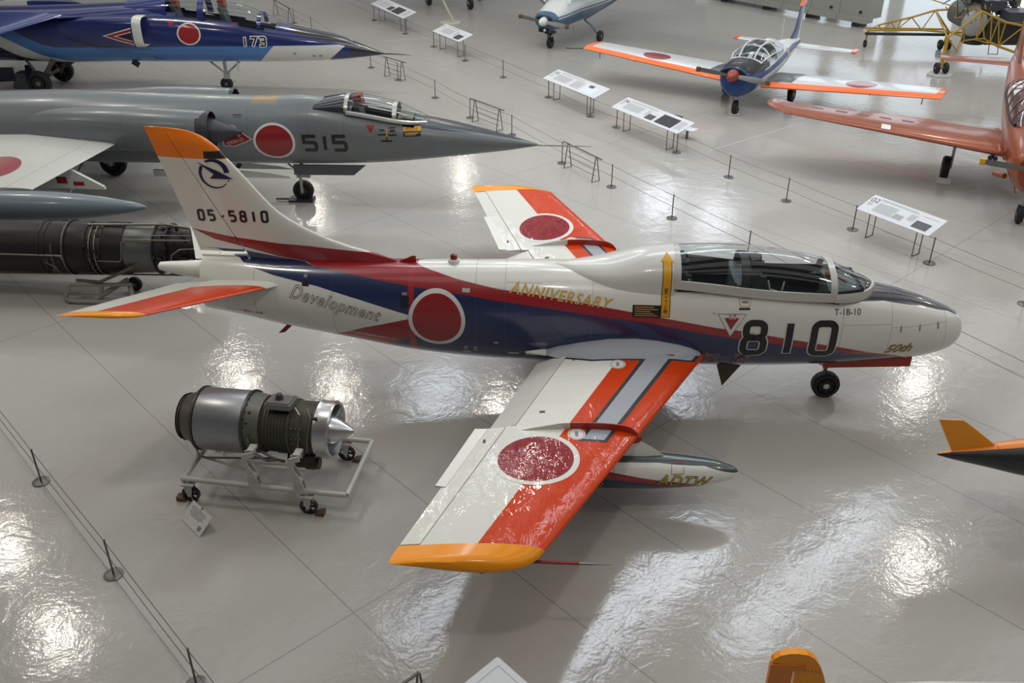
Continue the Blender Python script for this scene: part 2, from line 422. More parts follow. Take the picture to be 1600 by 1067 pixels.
# paint edges read along the fuselage: (x, z)
T_WR = [(-7.95,2.2),(-7.908,2.128),(-7.825,2.114),(-7.594,2.075),(-7.303,2.015),(-6.723,1.921),(-6.195,1.873),(-5.67,1.806),(-4.812,1.67),(-4.331,1.587),(-3.619,1.455),(-3.29,1.416),(-2.812,1.335),(-1.871,1.167),(-1.4,1.062),(-.948,.965),(-.70,.80),(-.60,.0)]
T_RB = [(-11.1,2.31),(-10.811,2.298),(-10.437,2.282),(-9.967,2.195),(-9.358,2.094),(-8.807,2.037),(-8.364,1.974),(-7.929,1.918),(-7.249,1.842),(-6.719,1.771),(-6.192,1.715),(-5.666,1.649),(-5.14,1.582),(-4.609,1.515),(-3.604,1.325),(-2.794,1.212),(-1.851,1.075),(-1.219,.96),(-.9,.85),(-.75,0)]
T_BW = [(-11.1,2.31),(-10.813,2.287),(-10.367,2.098),(-9.976,2.001),(-9.315,1.889),(-8.728,1.74),(-8.031,1.543),(-7.9,1.5)]
T_RW = [(-9.3,.0),(-9.2,1.03),(-9.177,1.08),(-8.649,1.296),(-8.034,1.467),(-7.9,1.49)]
T_BL = [(-8.5,.0),(-8.42,.9),(-8.296,1.022),(-8.113,1.093),(-7.962,1.174),(-7.9,1.2)]
T_RU = [(-11.2,2.60),(-11.14,2.597),(-10.526,2.481),(-9.906,2.404),(-9.482,2.373),(-8.753,2.287),(-8.2,2.24),(-7.9,2.23)]
T_RL = [(-11.2,2.60),(-11.14,2.597),(-10.834,2.44),(-10.252,2.289),(-9.935,2.197),(-9.358,2.094),(-8.364,1.974),(-7.9,1.91)]
T_BK = [(-2.0,1.86),(-1.62,1.815),(-1.284,1.80),(-.7,1.682),(-.277,1.561),(-.083,1.47),(0,1.36)]
m_liv = livery()

def t1_body():
    # skin with the cockpit cut out along the sill line
    N = 56; rings = [t1_sec(x, N) for x in xs]; mb = MB(); V = [p for r_ in rings for p in r_]; F = []
    for i in range(len(rings)-1):
        for k in range(N):
            q = (i*N+k, i*N+(k+1) % N, (i+1)*N+(k+1) % N, (i+1)*N+k); c = sum((V[j] for j in q), Vector())/4
            if -4.2 < c.x < -1.42 and c.z > 1.8:
                sz, sy = lerp_table(SILL, c.x)
                if abs(c.y) < sy-.04: continue
            F.append(q)
    F.append(tuple(range((len(rings)-1)*N, len(rings)*N)))
    mb.add(V, F); return mb.out('fuselage', m_liv, T1, ang=50)
body = t1_body()
# tail pipe and the fairing above it
MB().lathe([(-11.04,.31),(-10.6,.29),(-10.2,.27),(-10.2,.0)], (0,0,1.66), n=32, caps=False).out('tail_pipe', mat('sooty_steel', (.05,.045,.04), .5, .6), T1)
tf = MB(); tf.rings([sring(x, zc, a, b, b*.8, 2.6, 2.0, 24) for x, zc, a, b in ((-10.2,1.88,.28,.17),(-11.0,1.92,.17,.15),(-11.35,1.935,.12,.12),(-11.6,1.96,.09,.085),(-11.72,1.975,.07,.06),(-11.75,1.98,.03,.02))])
tf.out('tail_fairing', m_white, T1)

# fin and rudder
def px_fin():
    FLE = [(1.95,-8.0),(2.19,-8.22),(2.23,-8.5),(2.33,-8.82),(2.47,-9.2),(2.68,-9.6),(2.80,-9.77),(2.95,-9.93),(3.37,-10.26),(3.68,-10.49)]
    return FLE
def fin_le(z):
    T = [(1.9,-8.0),(2.18,-8.25),(2.25,-8.5),(2.35,-8.85),(2.49,-9.22),(2.70,-9.62),(2.92,-9.90),(3.37,-10.25),(3.69,-10.50),(3.82,-10.60),(3.96,-10.78),(4.03,-10.95),(4.065,-11.15),(4.08,-11.35)]
    return smooth_table(T, z)[0]
def fin_te(z): return lerp_table([(1.9,-11.02),(2.28,-11.08),(2.62,-11.15),(4.08,-11.55)], z)[0]
def fin_hinge(z): return lerp_table([(1.9,-10.28),(2.2,-10.38),(4.08,-11.28)], z)[0]
zs = [1.95+.1*i for i in range(18)]+[3.69,3.76,3.83,3.9,3.96,4.0,4.03,4.055,4.07,4.08]
def fin_st(c0, c1, zlist):
    st = []
    for z in zlist:
        le, te = fin_le(z), fin_te(z); ch = le-te; h = max(.02, (le-fin_hinge(z))/ch); t = min(.20, .15/ch)*(1 if z < 3.9 else max(.3, (4.1-z)/.2))
        st.append(((le,0,z), (te,0,z), t, 0 if c0 == 0 else h+.006, h-.006 if c1 == 'h' else 1.0, (0,1,0)))
    return st
def fin_mat():
    nb = NB('fin_livery'); x, y, z, v = nb.obj()
    ru = nb.curve(x, T_RU); rl = nb.curve(x, T_RL); rb = nb.curve(x, T_RB); bw = nb.curve(x, T_BW)
    c = vary(nb, WHITE, .06, 1.5)
    c = nb.mix(nb.mul(nb.lt(z, ru), nb.gt(z, rl)), c, RED); c = nb.mix(nb.mul(nb.lt(z, rb), nb.gt(z, bw)), c, BLUE)
    c = nb.mix(nb.gt(z, nb.math('ADD', 3.655, nb.mul(nb.math('ADD', x, 11), -.02))), c, (.90,.20,.003))
    c = nb.mix(nb.mul(nb.between(z, 3.655, 3.76), nb.gt(x, -10.77)), c, (.015,.012,.012))
    nb.set(col=c, rough=.27, coat=.5, coatr=.06); return nb.m
m_fin = fin_mat()
fin = foil(fin_st(0, 'h', zs)).out('fin', m_fin, T1)
rud = foil(fin_st('h', 1, [z for z in zs if z >= 2.2])).out('rudder', m_fin, T1)
lower = foil(fin_st('h', 1, [1.95,2.05,2.19])).out('rudder_base', m_fin, T1)

# tailplane, with dihedral
def tail_half(s):
    le0, te0, le1, te1 = (-9.86,.30,1.86), (-11.30,.30,1.88), (-11.08,2.06,2.30), (-12.04,2.14,2.36)
    f = lambda t, a, b: Vector((a[0]+(b[0]-a[0])*t, s*(a[1]+(b[1]-a[1])*t), a[2]+(b[2]-a[2])*t)); nv = (0, -s*.25, 1)
    st = [(f(t, le0, le1), f(t, te0, te1), .09, 0, .70, nv) for t in (0,.25,.5,.75,1)]
    foil(st).out('tailplane', m_tail, T1)
    st = [(f(t, le0, le1), f(t, te0, te1), .09, .708, 1, nv) for t in (.06,.3,.6,1)]
    foil(st).out('elevator', m_tail, T1)
    tip = [(f(1.0, le0, le1), f(1.0, te0, te1), .088, 0, 1, nv), ((-11.16,s*2.14,2.325), (-12.07,s*2.20,2.375), .09, 0, 1, nv), ((-11.30,s*2.20,2.345), (-12.10,s*2.25,2.388), .08, 0, 1, nv), ((-11.52,s*2.245,2.365), (-12.12,s*2.28,2.395), .06, 0, 1, nv), ((-11.85,s*2.275,2.385), (-12.12,s*2.29,2.398), .03, 0, 1, nv)]
    foil(tip).out('tailplane_tip', m_orange, T1)
def tail_mat():
    nb = NB('tailplane_paint'); x, y, z, v = nb.obj(); ay = nb.math('ABSOLUTE', y)
    le = nb.math('SUBTRACT', -9.65, nb.mul(ay, .693)); te = nb.math('SUBTRACT', -11.18, nb.mul(ay, .40))
    c = nb.math('DIVIDE', nb.math('SUBTRACT', le, x), nb.math('SUBTRACT', le, te))
    k = nb.mix(nb.mul(nb.lt(c, .62), nb.gt(nb.math('SUBTRACT', ay, nb.mul(nb.math('SUBTRACT', c, .2), .35)), .60)), vary(nb, WHITE, .05, 2), VERM)
    nb.set(col=k, rough=.25, coat=.3, coatr=.04, spec=.25); nb.bump(nb.noise(1.0, 4, .6, nb.stretch(9, 4, 1, R(40)), .6), .8, .03, 'Coat Normal'); return nb.m
m_tail = tail_mat()
for s in (-1, 1): tail_half(s)

# wings
def le_x(a): return -3.49-.5005*a
def te_x(a): return -5.97-.307*a
def wz(a): return .90+.0685*a
def wing_mat():
    nb = NB('wing_paint'); x, y, z, v = nb.obj(); ay = nb.math('ABSOLUTE', y)
    le = nb.math('SUBTRACT', -3.49, nb.mul(ay, .5005)); te = nb.math('SUBTRACT', -5.97, nb.mul(ay, .307))
    c = nb.math('DIVIDE', nb.math('SUBTRACT', le, x), nb.math('SUBTRACT', le, te))
    k = nb.mix(nb.lt(c, .462), vary(nb, WHITE, .05, 1.5), VERM)
    root = nb.curve(c, [(0,.70),(.06,.80),(.30,.885),(.62,.875),(.85,.72),(1,.52)], 1.0)
    def T(e):
        strip = nb.mul(nb.between(c, .165-e*.55, .297+e*.5), nb.lt(ay, 2.96+e)); r = nb.mul(nb.lt(ay, nb.math('ADD', root, e)), nb.gt(c, .035-e*.4)); return nb.OR(strip, r)
    k = nb.mix(T(.05), k, (.045,.052,.058)); k = nb.mix(T(0), k, (.37,.39,.43))
    rib = None
    for a in (1.35, 2.05, 3.4, 4.1):
        q = nb.near(ay, a, .004); rib = q if rib is None else nb.OR(rib, q)
    k = nb.mix(nb.mul(rib, .25), k, (.1,.1,.1))
    film = nb.noise(1.0, 4, .55, nb.stretch(5, 1.7, 1, R(28)), .8)
    nb.set(col=k, rough=.35, coat=.4, coatr=.015, spec=.05); nb.bump(film, .7, .022, 'Coat Normal'); return nb.m
m_wing = wing_mat()
def wst(a, c0, c1, t=.115, dz=0): return (lambda s: ((le_x(a), s*a, wz(a)+dz), (te_x(a), s*a, wz(a)+.01+dz), t, c0, c1, (0, -s*.07, 1)))
def wing_half(s):
    A = [.25,.5,.75,1.0,1.4,1.8,2.2,2.62]; B = [2.62,3.0,3.5,4.0,4.5,4.97]
    ws = [wst(a, 0, .80, .13-.006*a)(s) for a in A]+[wst(a, 0, .855, .13-.006*a)(s) for a in [2.625]+B[1:]]
    w = foil(ws, 18).out('wing', m_wing, T1)
    # flap, drooped about its hinge line
    rings = []
    fb = MB(); st = []
    for a in (.62, 1.2, 1.9, 2.58):
        h = Vector((le_x(a)+(te_x(a)-le_x(a))*.808, s*a, wz(a))); te = Vector((te_x(a), s*a, wz(a)+.01)); d = te-h
        d = Matrix.Rotation(R(-16), 3, 'Y') @ d
        ch = (te-Vector((le_x(a), s*a, wz(a)))).length
        st.append((h, d, ch*.036))
    for h, d, th in st: rings.append([h+Vector((0,0,th*.7)), h+d*.45+Vector((0,0,th*.45)), h+d, h+d*.45-Vector((0,0,th*.2)), h-Vector((0,0,th*.5))])
    fb.rings(rings).out('flap', m_white, T1, ang=60)
    ail = foil([wst(a, .862, 1.0, .13-.006*a)(s) for a in (2.64,3.2,3.9,4.55,4.95)], 6).out('aileron', m_wing, T1)
    tab = MB(); th = .012
    P = [(te_x(2.66)+.05, 2.66), (te_x(3.92)+.05, 3.92), (te_x(3.92)-.07, 3.90), (te_x(2.66)-.10, 2.66)]
    V = [(px, s*py, wz(py)+.012+dz) for dz in (-th, th) for px, py in P]
    tab.add(V, [(0,1,2,3),(4,5,6,7),(0,1,5,4),(1,2,6,5),(2,3,7,6),(3,0,4,7)]).out('trim_tab', m_white, ail, smooth=False)
    tip = []
    for a, fl_, bk, t in ((4.972,0,0,.105),(5.06,.03,.0,.115),(5.14,.10,.0,.12),(5.20,.22,.01,.115),(5.24,.38,.02,.085),(5.255,.60,.03,.03)):
        le = Vector((le_x(a)-fl_*.9, s*a, wz(a)-.05*min(1,(a-4.97)/.15))); te = Vector((te_x(a)+bk, s*a, wz(a)+.01)); tip.append((le, te, t*1.55/((le-te).length)*1.0, 0, 1, (0,-s*.07,1)))
    foil(tip, 16).out('wing_tip', m_orange, T1)
    # fence wrapping the leading edge
    a = 2.73; fe = MB(); up_ = []; lo = []
    for i in range(25):
        c = .74*i/24; ch = le_x(a)-te_x(a); x = le_x(a)-c*ch; t = .113
        zt = wz(a)+naca(c, t)*ch; h = .095*min(1, (.78-c)/.30)*min(1, .55+c*6)
        up_.append((x, zt+h)); lo.append((x, zt-.02))
    nose = [(le_x(a)+.04, wz(a)+.03), (le_x(a)+.055, wz(a)-.03), (le_x(a)+.02, wz(a)-.075), (le_x(a)-.12, wz(a)-.11), (le_x(a)-.12, wz(a)-.04), (le_x(a)-.01, wz(a)-.01)]
    n = len(up_); th = .008; pts = up_+[p for p in lo[::-1]]
    V = []; F = []
    for dy in (-th, th): V += [(p[0], s*(a)+dy, p[1]) for p in up_]+[(p[0], s*a+dy, p[1]) for p in lo]
    for i in range(n-1):
        for q in (0, 2*n): F.append((q+i, q+i+1, q+n+i+1, q+n+i))
        F.append((i, i+1, 2*n+i+1, 2*n+i))
    F += [(0, n, 3*n, 2*n), (n-1, 2*n-1, 4*n-1, 3*n-1)]
    fe.add(V, F); fe.prism([(p[0], p[1]) for p in nose], 2*th, 'y', s*a-th)
    nb = None
    fe.out('wing_fence', m_fence, T1, smooth=False)
    # root fillet rising up the fuselage side
    fr = []
    for c in [0,.03,.08,.16,.28,.42,.58,.74,.88,1.0,1.08]:
        a0 = .52; ch = le_x(a0)-te_x(a0); x = le_x(a0)-c*ch; cc = min(c, 1); zt = wz(a0)+naca(cc, .128)*ch
        k = math.sin(PI*min(1, cc))**.6 if 0 < cc < 1 else 0
        fr.append([Vector((x, s*(.50+.36*k), zt-.012+.012*k)), Vector((x, s*(.50+.19*k), zt+.05*k+.004)), Vector((x, s*(.50+.09*k), zt+.15*k+.004)), Vector((x, s*(.50+.05*k), zt+.30*k)), Vector((x, s*.40, zt+.30*k)), Vector((x, s*.40, zt-.12))])
    MB().rings(fr).out('wing_root_fillet', m_walk, T1, ang=60)
    if s < 0:
        MB().prism([(-6.02,.50),(-6.32,.60),(-6.02,.66)], .03, 'z', .985).xf(Matrix.Scale(-1, 4, (0,1,0))).out('root_fairing_tip', m_white, T1)
    return w, ail
def fence_mat():
    nb = NB('fence_paint'); x, y, z, v = nb.obj(); k = nb.mix(nb.gt(x, -5.70), (.62,.62,.56), (.36,.028,.012)); nb.set(col=k, rough=.3); return nb.m
m_fence = fence_mat(); m_walk = mat('walkway_grey', (.37,.39,.43), .55, var=.06)
wings = {s: wing_half(s) for s in (-1, 1)}
# ---- trainer: canopy, cockpit
def half_ring(x, w, zb, h, N=20, n=2.0, skirt=0.0):
    P = []
    if skirt: P.append(Vector((x, w+.004, zb-skirt)))
    for k in range(N+1):
        t = PI*k/N; c, s_ = math.cos(t), math.sin(t); P.append(Vector((x, w*math.copysign(abs(c)**(2/n), c), zb+h*abs(s_)**(2/n))))
    if skirt: P.append(Vector((x, -w-.004, zb-skirt)))
    return P
CT = [(-5.95,.03,2.06,.09),(-5.75,.17,2.05,.125),(-5.57,.26,2.04,.155),(-5.2,.39,2.03,.22),(-4.9,.435,2.04,.295),(-4.64,.455,2.06,.345),(-4.25,.472,2.11,.33)]
sp = MB(); sp.rings([half_ring(x, *smooth_table(CT, x), N=24, skirt=.25) for x in [-5.95+.085*i for i in range(21)]], loop=False, caps=False)
fair = sp.out('canopy_fairing', mat('fairing_white', (.66,.66,.62), .3, coat=.4, var=.05), T1)
GT = [(-4.25,.472,2.12,.30),(-3.7,.475,2.07,.385),(-3.27,.475,2.02,.43),(-2.83,.472,1.98,.43),(-2.39,.468,1.96,.375),(-2.06,.462,1.95,.295)]
gx = [-4.25+.073*i for i in range(31)]
gl = MB().rings([half_ring(x, *smooth_table(GT, x), N=24) for x in gx], loop=False, caps=False).out('canopy_glass', m_glass, T1)
WT = [(-2.02,.462,1.948,.285),(-1.9,.445,1.943,.235),(-1.75,.40,1.938,.17),(-1.6,.325,1.938,.105),(-1.48,.22,1.945,.052),(-1.40,.08,1.95,.012)]
ws_ = MB().rings([half_ring(x, *smooth_table(WT, x), N=20) for x in [-2.02+.031*i for i in range(21)]], loop=False, caps=False).out('windscreen_glass', m_glass, T1)
m_cfr = mat('canopy_frame_paint', (.50,.49,.44), .35, coat=.3)
def arch(x, tab, r=.03, dx=0.0, name='canopy_bow'):
    w, zb, h = smooth_table(tab, x); rings = []
    for k in range(25):
        t = PI*k/24; y, z = math.cos(t), math.sin(t)
        rings.append([Vector((x-r+dx*z, (w-.01)*y, zb+(h-.01)*z)), Vector((x-r+dx*z, (w+.012)*y, zb+(h+.012)*z)), Vector((x+r+dx*z, (w+.012)*y, zb+(h+.012)*z)), Vector((x+r+dx*z, (w-.01)*y, zb+(h-.01)*z))])
    MB().rings(rings).out(name, m_cfr, T1, ang=60)
arch(-2.04, GT, .045); arch(-4.22, GT, .05)
def rail(tab, x0, x1, n=24, name='canopy_rail'):
    for s in (-1, 1):
        rings = []
        for i in range(n+1):
            x = x0+(x1-x0)*i/n; w, zb, h = smooth_table(tab, x)
            nrm = .012
            rings.append([Vector((x, s*(w-.02), zb+.02)), Vector((x, s*(w+nrm), zb+.022)), Vector((x, s*(w+.022), zb-.04)), Vector((x, s*(w+.028), zb-.10)), Vector((x, s*(w-.03), zb-.10))])
        MB().rings(rings).out(name, m_cfr, T1, ang=60)
rail(GT, -4.26, -2.0); 
wr_ = []
for i in range(41):
    x = -2.02+.64*min(i, 40-i)/20; s = -1 if i <= 20 else 1
    w, zb, h = smooth_table(WT, min(x, -1.405)); w = w if x < -1.40 else .0
    o = Vector((x, s*w, zb)); d = Vector((.75 if x > -1.7 else .2, s, 0)).normalized() if x < -1.385 else Vector((1,0,0))
    wr_.append([o-d*.02+Vector((0,0,.015)), o+d*.02+Vector((0,0,.02)), o+d*.045+Vector((0,0,-.04)), o+d*.04+Vector((0,0,-.10)), o-d*.03+Vector((0,0,-.10))])
MB().rings(wr_).out('windscreen_frame', m_cfr, T1, ang=60)
tub = MB(); rings = []
for x in (-4.2,-3.6,-3.0,-2.4,-1.95,-1.6):
    w = (.44 if x < -1.9 else .34); rings.append([Vector((x, w, 2.0 if x > -3.6 else 2.08)), Vector((x, w-.02, 1.5)), Vector((x, w-.1, 1.12)), Vector((x, -w+.1, 1.12)), Vector((x, -w+.02, 1.5)), Vector((x, -w, 2.0 if x > -3.6 else 2.08))])
tub.rings(rings, loop=False, caps=False)
for rg in (rings[0], rings[-1]): tub.add(rg, [tuple(range(6))])
tub.out('cockpit_tub', m_dark, T1, smooth=False)
m_seat = mat('ejection_seat_grey', (.06,.07,.075), .5); m_strap = mat('harness_webbing', (.42,.38,.30), .7)
for sx in (-4.0, -2.95):
    t = MB(); t.box((sx+.12, 0, 1.42), (.5,.46,.16)); t.box((sx-.08, 0, 1.80), (.14,.46,.72), Matrix.Rotation(R(-12), 3, 'Y'))
    for s in (-1, 1): t.box((sx-.02, s*.22, 1.75), (.2,.03,.7), Matrix.Rotation(R(-12), 3, 'Y'))
    seat = t.out('ejection_seat', m_seat, T1, smooth=False)
    h = MB(); h.box((sx-.13, 0, 2.22), (.13,.26,.20), Matrix.Rotation(R(-8), 3, 'Y')); h.cyl((sx-.2,.1,2.25), (sx-.03,.1,2.25), .05); h.cyl((sx-.2,-.1,2.25), (sx-.03,-.1,2.25), .05)
    h.out('headrest', m_dark, seat, smooth=False)
    b = MB(); b.box((sx-.005, .1, 1.86), (.02,.05,.55), Matrix.Rotation(R(-12), 3, 'Y')); b.box((sx-.005, -.1, 1.86), (.02,.05,.55), Matrix.Rotation(R(-12), 3, 'Y')); b.out('harness', m_strap, seat, smooth=False)
    st = MB().tube([(sx+.55,0,1.15),(sx+.52,0,1.45),(sx+.48,0,1.58)], .018); st.box((sx+.475,0,1.62), (.05,.04,.1)); st.out('control_stick', m_black, T1)
ip = MB(); ip.box((-3.32, 0, 1.84), (.10,.80,.42)); ip.box((-3.28,0,2.02), (.22,.62,.05)); ip.out('rear_instrument_panel', mat('panel_grey', (.10,.115,.12), .5), T1, smooth=False)
ar = []
for k in range(17):
    t = PI*k/16; ar.append([Vector((-3.25+dx, (.42)*math.cos(t)*kk, 1.98+.38*math.sin(t)*kk)) for dx, kk in ((-.06,.90),(-.06,1),(.05,1),(.05,.90))])
MB().rings(ar).out('cockpit_arch', m_dark, T1, ang=60)
fp = MB(); fp.box((-1.98, 0, 1.78), (.08,.74,.36)); fp.out('front_instrument_panel', _mc['panel_grey'], T1, smooth=False)
co = MB(); co.rings([half_ring(x, w, 1.90, h, 12) for x, w, h in ((-2.08,.38,.12),(-1.8,.33,.09),(-1.5,.15,.03))], loop=False, caps=False); co.out('glare_shield', mat('glare_grey', (.10,.125,.125), .7), T1)
gs = MB(); gs.box((-2.0,0,2.06), (.12,.08,.08)); gs.cyl((-1.96,-.03,2.06), (-1.78,-.12,1.99), .012); gs.out('gunsight', mat('sight_red', (.25,.03,.02), .5), T1, smooth=False)
for (a, b) in ((-4.05,-3.35),(-2.95,-2.75)):
    MB().tube([(a,-.38,2.12),(a+.03,-.41,2.0),(a+.2,-.42,1.96),(b-.1,-.42,1.93),(b,-.40,1.96),(b+.03,-.35,2.1)], .014).out('oxygen_hose', mat('hose_grey', (.33,.34,.33), .5), T1)

# ---- trainer: undercarriage
def wheel(mbt, mbh, c, r, w, axis='y'):
    c = Vector(c); pr = [(-w/2, r*.62),(-w/2, r*.86),(-w*.36, r*.97),(0, r),(w*.36, r*.97),(w/2, r*.86),(w/2, r*.62)]
    mbt.lathe(pr, c, axis, 28)
    hp = [(-w*.54, .01),(-w*.54, r*.20),(-w*.40, r*.25),(-w*.38, r*.50),(-w*.50, r*.56),(-w*.50, r*.64),(w*.5, r*.64),(w*.5, r*.56),(w*.38, r*.5),(w*.40, r*.25),(w*.54, r*.2),(w*.54,.01)]
    mbh.lathe(hp, c, axis, 24)
m_hub = mat('wheel_hub_white', (.62,.62,.58), .4); m_leg = mat('gear_leg_metal', (.42,.43,.43), .4, .5)
def wheel_parts(parent, c, r, w, axis='y', hub=None):
    t, h = MB(), MB(); wheel(t, h, c, r, w, axis); ty = t.out('tyre', m_rubber, parent); h.out('wheel_hub', hub or m_hub, parent); return ty
def bolts(parent, c, r, w, n=6, mt=None):
    b = MB()
    for k in range(n):
        a = 2*PI*k/n; p = Vector(c)+Vector((math.cos(a)*r, -w*.42, math.sin(a)*r)); b.cyl(p, p+Vector((0,-.012,0)), .014, n=6)
    b.out('hub_bolts', mt or m_steel, parent)
wheel_parts(T1, (-1.77,-.03,.215), .215, .15); bolts(T1, (-1.77,-.03,.215), .10, .15)
l = MB(); l.tube([(-1.77,.10,.215),(-1.77,.10,.42),(-1.76,.02,.52),(-1.75,0,.80)], .032); l.cyl((-1.77,.12,.215), (-1.77,-.1,.215), .03); l.cyl((-1.72,0,.55), (-2.05,0,.68), .016); l.cyl((-1.78,0,.50), (-1.98,.03,.58), .014); l.out('nose_leg', m_leg, T1)
MB().prism([(-1.93,.635),(-.67,.695),(-.67,.86),(-1.93,.76)], .02, 'y', -.25).out('nose_gear_door', mat('door_red', (.42,.035,.012), .35), T1, smooth=False)
d = MB(); d.add([(-3.48,-.16,.62),(-3.12,-.16,.62),(-3.36,-.22,.27),(-3.48,-.20,.62),(-3.12,-.20,.62),(-3.37,-.24,.27)], [(0,1,2),(3,5,4),(0,3,4,1),(1,4,5,2),(2,5,3,0)])
d.out('belly_door', mat('door_olive', (.06,.055,.018), .4), T1, smooth=False)
for s in (-1, 1):
    wheel_parts(T1, (-5.75, s*1.32, .33), .33, .2); l = MB(); l.cyl((-5.75, s*1.15, .33), (-5.75, s*1.15, 1.0), .05); l.cyl((-5.75, s*1.15, .33), (-5.75, s*1.4, .33), .035); l.cyl((-5.75, s*1.15, .55), (-5.4, s*1.0, .98), .025); l.out('main_leg', m_leg, T1)
# ---- drop tanks
def tank_mat():
    nb = NB('drop_tank_paint'); x, y, z, v = nb.obj()
    rt_ = nb.curve(x, [(-7.0,.82),(-5.3,.70),(-4.7,.60),(-4.3,.54),(-3.95,.45),(-3.8,.36),(-3.7,.1)], 1.0)
    bt_ = nb.curve(x, [(-7.0,.72),(-5.3,.60),(-4.7,.525),(-4.3,.47),(-4.0,.39),(-3.9,.1)], 1.0)
    c = nb.mix(nb.lt(z, rt_), WHITE, RED); c = nb.mix(nb.lt(z, bt_), c, BLUE); c = nb.mix(nb.gt(z, nb.curve(x, [(-7,.77),(-4.6,.77),(-4,.72),(-3.6,.60),(-3.5,.57)], 1.0)), c, (.05,.075,.075))
    c = nb.mix(nb.mul(nb.near(x, -5.14, .005), .6), c, (.05,.05,.05))
    nb.set(col=c, rough=.25, coat=.6); return nb.m
m_tank = tank_mat()
tanks = {}
for s in (-1, 1):
    pr = [(-3.55,.01),(-3.57,.045),(-3.65,.095),(-3.85,.155),(-4.15,.20),(-4.55,.235),(-5.0,.245),(-5.6,.24),(-6.2,.20),(-6.7,.12),(-7.0,.03)]
    PR = [(t, smooth_table([(p[0], p[1]) for p in pr[::-1]], t)[0]) for t in [-7.0+.0863*i for i in range(39)]]+[(-3.70,.11),(-3.65,.095),(-3.60,.068),(-3.57,.045),(-3.555,.025),(-3.55,.005)]
    tanks[s] = MB().lathe(sorted(set(p for p in PR if p[0] <= -3.55)), (0, s*2.70, .565), 'x', 28).out('drop_tank', m_tank, T1)
    py = MB()
    rings = []
    for z, x0, x1, w in ((.74,-4.42,-5.9,.035),(.92,-4.66,-5.95,.045),(1.12,-4.98,-6.1,.05)):
        rings.append([Vector((x0, s*2.70, z)), Vector((x0-.25, s*2.70+w, z)), Vector((x1, s*2.70+w, z)), Vector((x1-.1, s*2.70, z)), Vector((x1, s*2.70-w, z)), Vector((x0-.25, s*2.70-w, z))])
    py.rings(rings).out('tank_pylon', m_white, T1, ang=30)
pt = MB().tube([(-6.22,-4.98,1.10),(-5.62,-4.98,1.095)], .019); pt.out('pitot_boom', m_red, T1)
MB().tube([(-5.62,-4.98,1.095),(-5.5,-4.98,1.094),(-5.45,-4.98,1.094),(-5.28,-4.98,1.092)], [.017,.017,.011,.006]).out('pitot_head', m_steel, T1)
MB().sphere((-6.62,-5.16,1.125), .032, sc=(1.6,1,1)).out('navigation_light', m_black, T1)
b = MB().lathe([(2.12,.085),(2.175,.08),(2.19,.065)], (-7.38,0,0), 'z', 20); b.out('beacon_base', m_label, T1)
MB().lathe([(2.185,.055),(2.22,.056),(2.25,.045),(2.268,.025),(2.272,.003)], (-7.38,0,0), 'z', 18).out('anti_collision_beacon', mat('beacon_red', (.20,.01,.01), .15, coat=1), T1)
MB().prism([(-9.80,1.22),(-9.70,1.22),(-9.96,.97),(-10.06,.95)], .03, 'y', -.12).out('tail_skid', m_red, T1, smooth=False)
MB().prism([(-7.93,2.10),(-7.93,2.22),(-7.97,2.225),(-8.25,2.10)], .02, 'y', -.01).out('dorsal_fin_strip', m_red, T1, smooth=False)

# ---- trainer: markings
skin = bvh_many([body, fair]); finb = bvh_many([fin, rud, body]); SD = side(-1)
def mark(name, VF, mt, off=.004, tree=None, proj=None, L=.06, parent=T1):
    return decal(name, VF[0], VF[1], tree or skin, proj or SD, mt, parent, off, L)
def roundel(cx, cz, rx, rz, tree, proj, ring=.86, parent=T1):
    V, F = disc(0, 0, 1); mark('roundel_border', ([(cx+a*rx, cz+b*rz) for a, b in V], F), m_label, .004, tree, proj, .07, parent)
    mark('roundel', ([(cx+a*rx*ring, cz+b*rz*ring) for a, b in V], F), m_sun, .0075, tree, proj, .07, parent)
m_sun = mat('roundel_red', (.29,.012,.016), .28, coat=.5, var=.05)
for s in (-1, 1):
    roundel(-7.595, 1.475, .41, .435, skin, side(s))
wsun = NB('wing_roundel_red'); wsun.set(col=(.25,.008,.014), rough=.35, coat=.4, coatr=.015, spec=.05); wsun.bump(wsun.noise(1.0, 4, .55, wsun.stretch(5, 1.7, 1, R(28)), .8), .7, .022, 'Coat Normal')
wring = NB('wing_roundel_white'); wring.set(col=(.74,.73,.68), rough=.35, coat=.4, coatr=.015, spec=.05); wring.bump(wring.noise(1.0, 4, .55, wring.stretch(5, 1.7, 1, R(28)), .8), .7, .022, 'Coat Normal')
